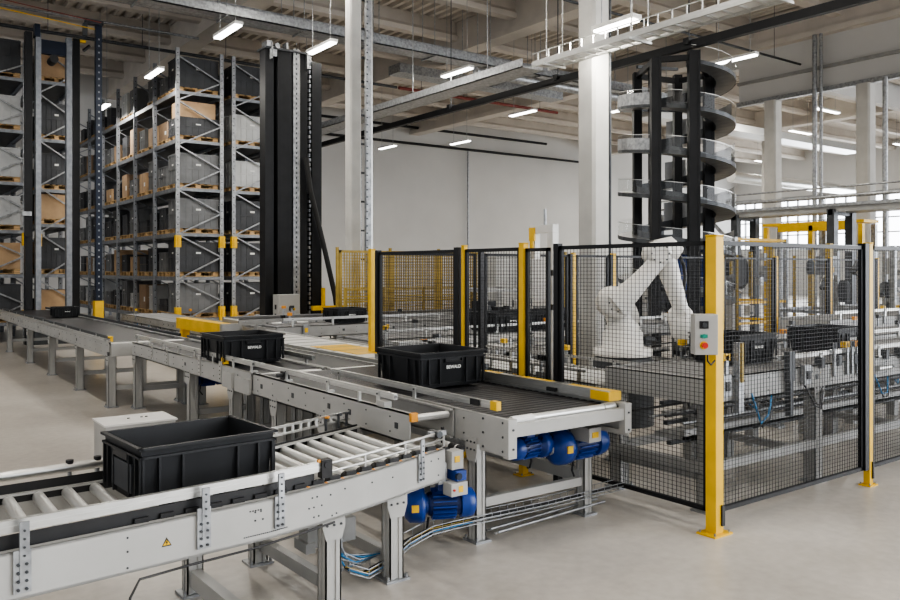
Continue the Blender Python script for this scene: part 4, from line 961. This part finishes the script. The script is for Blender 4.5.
# pallet and loads (prototypes moved to their first place)
def make_pallet():
    m=MB(); L,W=1.05,.9
    for y in (-.38,0,.38):
        for x in (-.45,0,.45): m.bx(x-.07,x+.07,y-.05,y+.05,.02,.10,'wood')
        m.bx(-L/2,L/2,y-.05,y+.05,0,.02,'wood'); m.bx(-L/2,L/2,y-.05,y+.05,.10,.115,'wood')
    for k in range(6): x=-L/2+.06+k*.186; m.bx(x-.06,x+.06,-W/2,W/2,.115,.13,'wood')
    return m.mesh('pallet')
def make_load(kind):
    m=MB(); L,W,H=.98,.86,.80
    if kind in ('dark','grey','light'):
        c={'dark':'load_dark','grey':'load_grey','light':'load_light'}[kind]
        m.bx(-L/2,L/2,-W/2,W/2,.0,H,c)
        for z in (.0,H*.5-.02,H-.05): m.bx(-L/2-.015,L/2+.015,-W/2-.015,W/2+.015,z,z+.035,c)
        for k in range(7):
            x=-L/2+.04+k*(L-.08)/6; m.bx(x-.01,x+.01,-W/2-.012,W/2+.012,0,H,c)
            y=-W/2+.04+k*(W-.08)/6
            if k%2==0: m.bx(-L/2-.012,L/2+.012,y-.01,y+.01,0,H,c)
        m.bx(-.07,.05,-W/2-.018,-W/2-.012,H*.6,H*.66,'label'); m.bx(-L/2-.02,-L/2-.015,-.05,.06,H*.6,H*.66,'label')
    elif kind=='bins':
        for i in range(2):
            for j in range(2):
                x=-.25+.5*i; y=-.22+.44*j
                for z in (0,.31): m.bx(x-.23,x+.23,y-.2,y+.2,z,z+.29,'load_dark'); m.bx(x-.24,x+.24,y-.21,y+.21,z+.26,z+.30,'load_dark')
    else:
        c='card' if kind=='card' else 'card_dark'
        H=.72; m.bx(-L/2,L/2,-W/2,W/2,0,H,c); m.bx(-L/2-.002,L/2+.002,-.03,.03,0,H+.002,'card_dark'); m.bx(-.02,.02,-W/2-.002,W/2+.002,H*.9,H+.002,'card_dark')
        m.bx(-L/2-.003,-L/2,-.35,-.2,H*.3,H*.5,'label')
    return m.mesh('load_'+kind)
PM=make_pallet(); LM={k:make_load(k) for k in ('dark','grey','light','bins','card','cardb')}
DESC={'dark':('storage_container','dark grey ribbed container','container'),'grey':('storage_container','mid grey ribbed container','container'),'light':('storage_container','pale ribbed container','container'),'bins':('bin_stack','block of stacked dark bins','bins'),'card':('cardboard_box','large tan cardboard box','box'),'cardb':('cardboard_box','large brown cardboard box','box')}
SH=['bottom shelf','second shelf','third shelf','fourth shelf','fifth shelf','top shelf','top shelf']
SHG={'long rack':'long rack','rear rack':'rack behind long rack','crane rack':'rack behind stacker crane','edge rack':'rack at left edge','open rack':'open rack past black mast'}
def put(mesh,name,label,cat,loc,sc=(1,1,1),rz=0,group=None):
    o=bpy.data.objects.new(name,mesh); C.objects.link(o); o.location=loc; o.scale=sc; o.rotation_euler=(0,0,rz); return tag(o,label,cat,group)
r=random.Random(11)
def fill(rk,xc,ys,levels,seed,sx=1.,first=None,w=None):
    r=random.Random(seed)
    for li,z in enumerate(levels):
        for yi,y in enumerate(ys):
            if yi>0 and r.random()<.05: continue
            k=r.choice(w or ('dark','dark','grey','light','bins','card','grey','cardb','bins'))
            if first and yi==0: k=first[li]
            nm,d,cat=DESC[k]; pos='nearest' if yi==0 else '%s from near end'%(ORD[yi] if yi<12 else 'last')
            where='%s of %s, %s'%(SH[li],SHG[rk],pos)
            put(PM,'wooden_pallet','wooden pallet '+where,'pallet',(xc,y,z),(sx*.98,.92,1),0,'pallets in the '+SHG[rk])
            hz=(.62 if rk=='long rack' and li==4 and yi==0 else None) or r.uniform(.55,1.08) if yi or (rk=='long rack' and li==4) else (1.02 if k in('dark','grey') else .9); 
            put(LM[k],nm,d+' '+where,cat,(xc,y,z+.13),(sx*(1.04 if yi==0 else 1),r.choice((.68,.8,.9)) if yi else 1.,hz),0,'loads in the '+SHG[rk])
ys=[RY+.52+i*1.02 for i in range(NB*2)]
fill('long rack',(RX0+RX1)/2,ys,LV,5,1.08,('grey','dark','grey','grey','dark','dark'))
put(LM['card'],'cardboard_box','wide tan cardboard box on the low dark container, fifth shelf of long rack','box',((RX0+RX1)/2,RY+.5,LV[4]+.13+.50),(1.0,.8,.6))
bpy.context.view_layer.update()
fill('rear rack',9.02,ys[:2],LV,6,1.08,('dark','dark','dark','light','light','dark'),('dark','grey'))
fill('open rack',10.38,[RY+1.6],[1.62,2.8,4.02,5.32,6.62],8,1.,('dark','dark','card','grey','dark'))
fill('crane rack',4.17,[23.5,24.6],[.5,1.7,3.0,3.9,5.2,6.7],9,.78,('card','dark','card','dark','dark','card'))
fill('edge rack',2.73,[23.1,24.2],[.5,1.7,2.8,4.0,5.3,6.6],10,1.04,('dark','card','light','light','light','dark'))
# yellow end beams
t=thing('yellow_barrier','low yellow steel barrier beam beside the belt in front of the long rack','barrier',(4.95,13.1,0))
m=MB(); m.bx(-.1,.1,0,2.3,.70,.90,'yellow'); m.bx(-.1,.2,-.1,.0,.70,.90,'paint_dim'); m.build('beam',t)
for y in (.2,2.1):
    m=MB(); m.bx(-.07,.07,y-.07,y+.07,0,.7,'yellow'); m.build('leg',t)

# ------------------------------------------------------------------ services under the roof
t=thing('cable_tray','broad galvanised cable tray crossing under the roof behind the slim column','cable tray',(0,0,0))
m=MB(); m.bx(2,24,18.45,19.05,7.82,7.85,'galv'); m.bx(2,24,18.45,18.47,7.82,8.05,'galv'); m.bx(2,24,19.03,19.05,7.82,8.05,'galv'); m.bx(2,24,18.55,18.95,7.86,7.98,'steel_dark'); m.build('tray',t)
m=MB()
for x in range(3,24,2): m.cyl((x,18.45,8.0),(x,18.45,10.08),.012,'galv',6); m.cyl((x,19.05,8.0),(x,19.05,10.08),.012,'galv',6); m.bx(x-.02,x+.02,18.4,19.1,7.78,7.82,'galv'); m.cut()
m.build_each('hanger_rod',t)
t=thing('cable_tray','second galvanised tray just above the broad one','cable tray',(0,0,0))
m=MB(); m.bx(2,24,19.6,20.0,8.35,8.38,'galv'); m.bx(2,24,19.6,19.62,8.35,8.5,'galv'); m.build('tray',t); m=MB()
for x in range(3,24,3): m.cyl((x,19.8,8.4),(x,19.8,10.08),.012,'galv',6); m.cut()
m.build_each('hanger_rod',t)
t=thing('cable_ladder','bright cable ladder passing in front of the thick column under the roof','cable tray',(8.2,0,0))
m=MB()
for x in (-.16,.16): m.bx(x-.015,x+.015,-2,8.9,4.80,4.88,'alu'); m.bx(x-.008,x+.008,-2,8.9,4.99,5.0,'alu')
y=-2
while y<8.9: m.bx(-.16,.16,y-.012,y+.012,4.81,4.83,'alu'); m.bx(-.168,-.152,y-.006,y+.006,4.81,5.0,'alu'); y+=.22
m.bx(-.10,.12,-2,8.9,4.83,4.86,'white'); m.build('ladder',t)
m=MB()
for y in (1,3,5.,7.,8.6): m.cyl((-.16,y,4.9),(-.16,y,10.08),.009,'alu',6); m.cyl((.16,y,4.9),(.16,y,10.08),.009,'alu',6); m.bx(-.22,.22,y-.015,y+.015,4.77,4.80,'alu').cut()
m.build_each('hanger_rod',t)
t=thing('cable_tray','dim galvanised tray continuing the bright cable ladder to the back wall','cable tray',(11.3,0,0))
m=MB(); m.bx(-.3,.3,12.5,35.9,5.98,6.0,'galv'); m.bx(-.3,-.28,12.5,35.9,5.98,6.16,'galv'); m.bx(.28,.3,12.5,35.9,5.98,6.16,'galv'); m.build('tray',t)
m=MB()
for y in range(14,36,3): m.cyl((0,y,6.),(0,y,10.08),.012,'galv',6); m.cut()
m.build_each('hanger_rod',t)
t=thing('overhead_rail','straight black overhead busbar hung below the roof in front of the spiral','rail',(12.5,0,0))
m=MB(); m.bx(-.06,.06,-2,35.9,5.92,6.02,'blackpaint'); m.bx(-.03,.03,-2,35.9,6.02,6.08,'blackpaint'); m.build('busbar',t)
m=MB()
for y in (3.2,9.5,13,17,21,25,29,33): m.cyl((0,y,6.05),(0,y,10.08),.012,'steel_dark',6); m.bx(-.1,.1,y-.06,y+.06,6.0,6.12,'blackpaint'); m.cut()
m.build_each('hanger_rod',t)
def pipe(label,p,q,r_,mt,name='ceiling_pipe',hang=None):
    m=MB(); m.cyl(p,q,r_,mt,10)
    if hang:
        P_,Q_=Vector(p),Vector(q); n=hang
        for i in range(n+1): a=P_.lerp(Q_,(i+.5)/(n+1)); m.cyl(a,(a.x,a.y,10.08),.01,'steel_dark',6)
    o=m.build(name); tag(o,label,'pipe'); return o
pipe('red sprinkler pipe under the roof left of the thick column',(16,25,8.5),(24,25,8.5),.06,'redpipe',hang=3)
pipe('dark continuation of the sprinkler pipe under the roof',(3,25,8.5),(15.9,25,8.5),.05,'steel_dark',hang=4)
pipe('dark pipe along the top of the rear wall, upper one',(10,35.3,9.3),(33,35.3,9.3),.07,'blackpaint')
pipe('dark pipe along the rear wall, lower one',(10,35.6,8.5),(36,35.6,8.5),.07,'blackpaint')
pipe('thin grey pipe under the roof on the far left',(-2,24.5,8.9),(8.4,24.5,8.9),.04,'galv')
pipe('grey duct pipe right under the header wall corner',(13,16.6,7.0),(23.8,16.6,7.0),.12,'galv')
pipe('long thin pipe crossing the roof above the cable ladder',(9.5,14,8.3),(24,14,8.3),.035,'steel_dark',hang=4)
pipe('pale conduit running up the thick column, on its right side',(8.92,8.18,0.1),(8.92,8.18,9.0),.02,'steel_dark')
pipe('vertical pipe pair between the header wall columns',(23.6,13.3,0),(23.6,13.3,9.),.07,'galv','downpipe')
pipe('second vertical pipe of the pair between the header wall columns',(23.6,13.1,0),(23.6,13.1,9.),.05,'galv','downpipe')
pipe('vertical pipe right of the nearer header wall column',(23.6,11.2,0),(23.6,11.2,7.3),.07,'galv','downpipe')
pipe('vertical pipe on the rear wall above the mesh fence',(20.6,35.8,2.),(20.6,35.8,8.5),.07,'galv','downpipe')
pipe('thin vertical pipe on the rear wall right of the thick column',(27.5,35.8,0),(27.5,35.8,8.5),.06,'galv','downpipe')
m=MB(); m.bx(24,40,20,20.9,7.6,7.9,'alu'); o=m.build('air_duct'); tag(o,'bright rectangular air duct under the roof of the next hall','duct')
m=MB(); m.cyl((38.5,26.5,6.9),(52,26.5,6.9),.3,'alu',16); o=m.build('air_duct'); tag(o,'round pale air duct in the next hall','duct')
m=MB(); m.bx(14.5,22.,22.6,23.3,8.4,8.7,'galv'); o=m.build('air_duct'); tag(o,'flat galvanised duct under the roof right of the long cable tray','duct')

# luminaires
def lum(x,y,z=8.3,L=1.5,rz=PI/2,lab='',light=True,e=70):
    t=thing('strip_light',lab,'light',(x,y,z),rz)
    m=MB(); m.bx(-L/2,L/2,-.09,.09,.03,.09,'white'); m.build('housing',t)
    m=MB(); m.bx(-L/2+.03,L/2-.03,-.075,.075,0,.03,'tube'); m.build('tube',t)
    m=MB(); m.cyl((-L*.35,0,.09),(-L*.35,0,10.08-z),.008,'galv',6).cut(); m.cyl((L*.35,0,.09),(L*.35,0,10.08-z),.008,'galv',6); m.build_each('suspension_rod',t)
    if light:
        l=bpy.data.lights.new('strip_lamp','AREA'); l.shape='RECTANGLE'; l.size=L; l.size_y=.3; l.energy=e; l.color=(1,.95,.865)
        o=bpy.data.objects.new('strip_lamp',l); C.objects.link(o); o.location=(x,y,z-.03); o.rotation_euler=(0,0,rz); 
E=95
for x,y,lab in ((6.2,16.3,'strip light over the aisle at upper left, nearest of the aisle row'),(6.2,21.5,'strip light beside the top of the long rack, second of the aisle row'),(6.2,26.9,'small strip light deep in the aisle, third of the aisle row'),
  (8.6,16.75,'strip light just right of the top of the black mast'),(12.5,16.75,'strip light below the broad cable tray near the middle of the roof'),(17.5,19.85,'suspended strip light left of the thick column'),
  (17.8,28.7,'strip light against the rear wall beside the slim column'),(19.5,25.9,'small far strip light left of the thick column'),(17.2,11.75,'strip light right of the top of the spiral conveyor'),(19.7,17.4,'strip light seen behind the spiral conveyor')):
    lum(x,y,6.75 if (x,y)==(6.2,16.3) else 6.9,1.25,PI/2,lab,True,E)
lum(8.35,7.55,5.12,.75,PI/2,'bright strip light above the cable ladder in front of the thick column',True,E)
for i,(x,y) in enumerate(((1.5,15.7),(8,15.7),(1.5,9.7),(8,9.0),(1.5,3.7),(8,3.),(16,7),(16,1),(1.5,-2.5),(8,-3))):  # out of view: roof grid assumed to continue, added to light the near hall
    lum(x,y,8.4,1.6,PI/2,'unseen strip light added to the roof grid above the viewer, %s of that block'%ORD[i],True,E)
for i,(x,y) in enumerate(((32,17.5),(32,24),(36,21),(44,20),(44,28),(36,29),(30,12))): lum(x,y,8.3,1.8,0,'strip light in the next hall, %s from the opening'%ORD[i],True,E*2.0)

# daylight
wd=bpy.data.worlds.new('world'); bpy.context.scene.world=wd; wd.use_nodes=True
nt=wd.node_tree; bg=nt.nodes['Background']; bg.inputs[0].default_value=(.93,.96,1,1)
tc=nt.nodes.new('ShaderNodeTexCoord'); sx_=nt.nodes.new('ShaderNodeSeparateXYZ'); mr=nt.nodes.new('ShaderNodeMapRange')
nt.links.new(tc.outputs['Generated'],sx_.inputs[0]); nt.links.new(sx_.outputs['X'],mr.inputs[0])
mr.inputs['From Min'].default_value=.2; mr.inputs['From Max'].default_value=.7; mr.inputs['To Min'].default_value=.8; mr.inputs['To Max'].default_value=7.
nt.links.new(mr.outputs[0],bg.inputs[1])
for y,zz in ((24,5.1),(30,5.1)):
    l=bpy.data.lights.new('window_daylight','AREA'); l.shape='RECTANGLE'; l.size=3.4; l.size_y=6; l.energy=500; l.color=(.9,.95,1)
    o=bpy.data.objects.new('window_daylight',l); C.objects.link(o); o.location=(XR-.1,y,zz); o.rotation_euler=(0,PI/2,0)
sc=bpy.context.scene
sc.view_settings.view_transform='AgX'
try: sc.view_settings.look='AgX - Medium High Contrast'
except Exception: pass
sc.view_settings.exposure=.25
sc.cycles.use_denoising=True
sc.cycles.max_bounces=6; sc.cycles.transparent_max_bounces=16
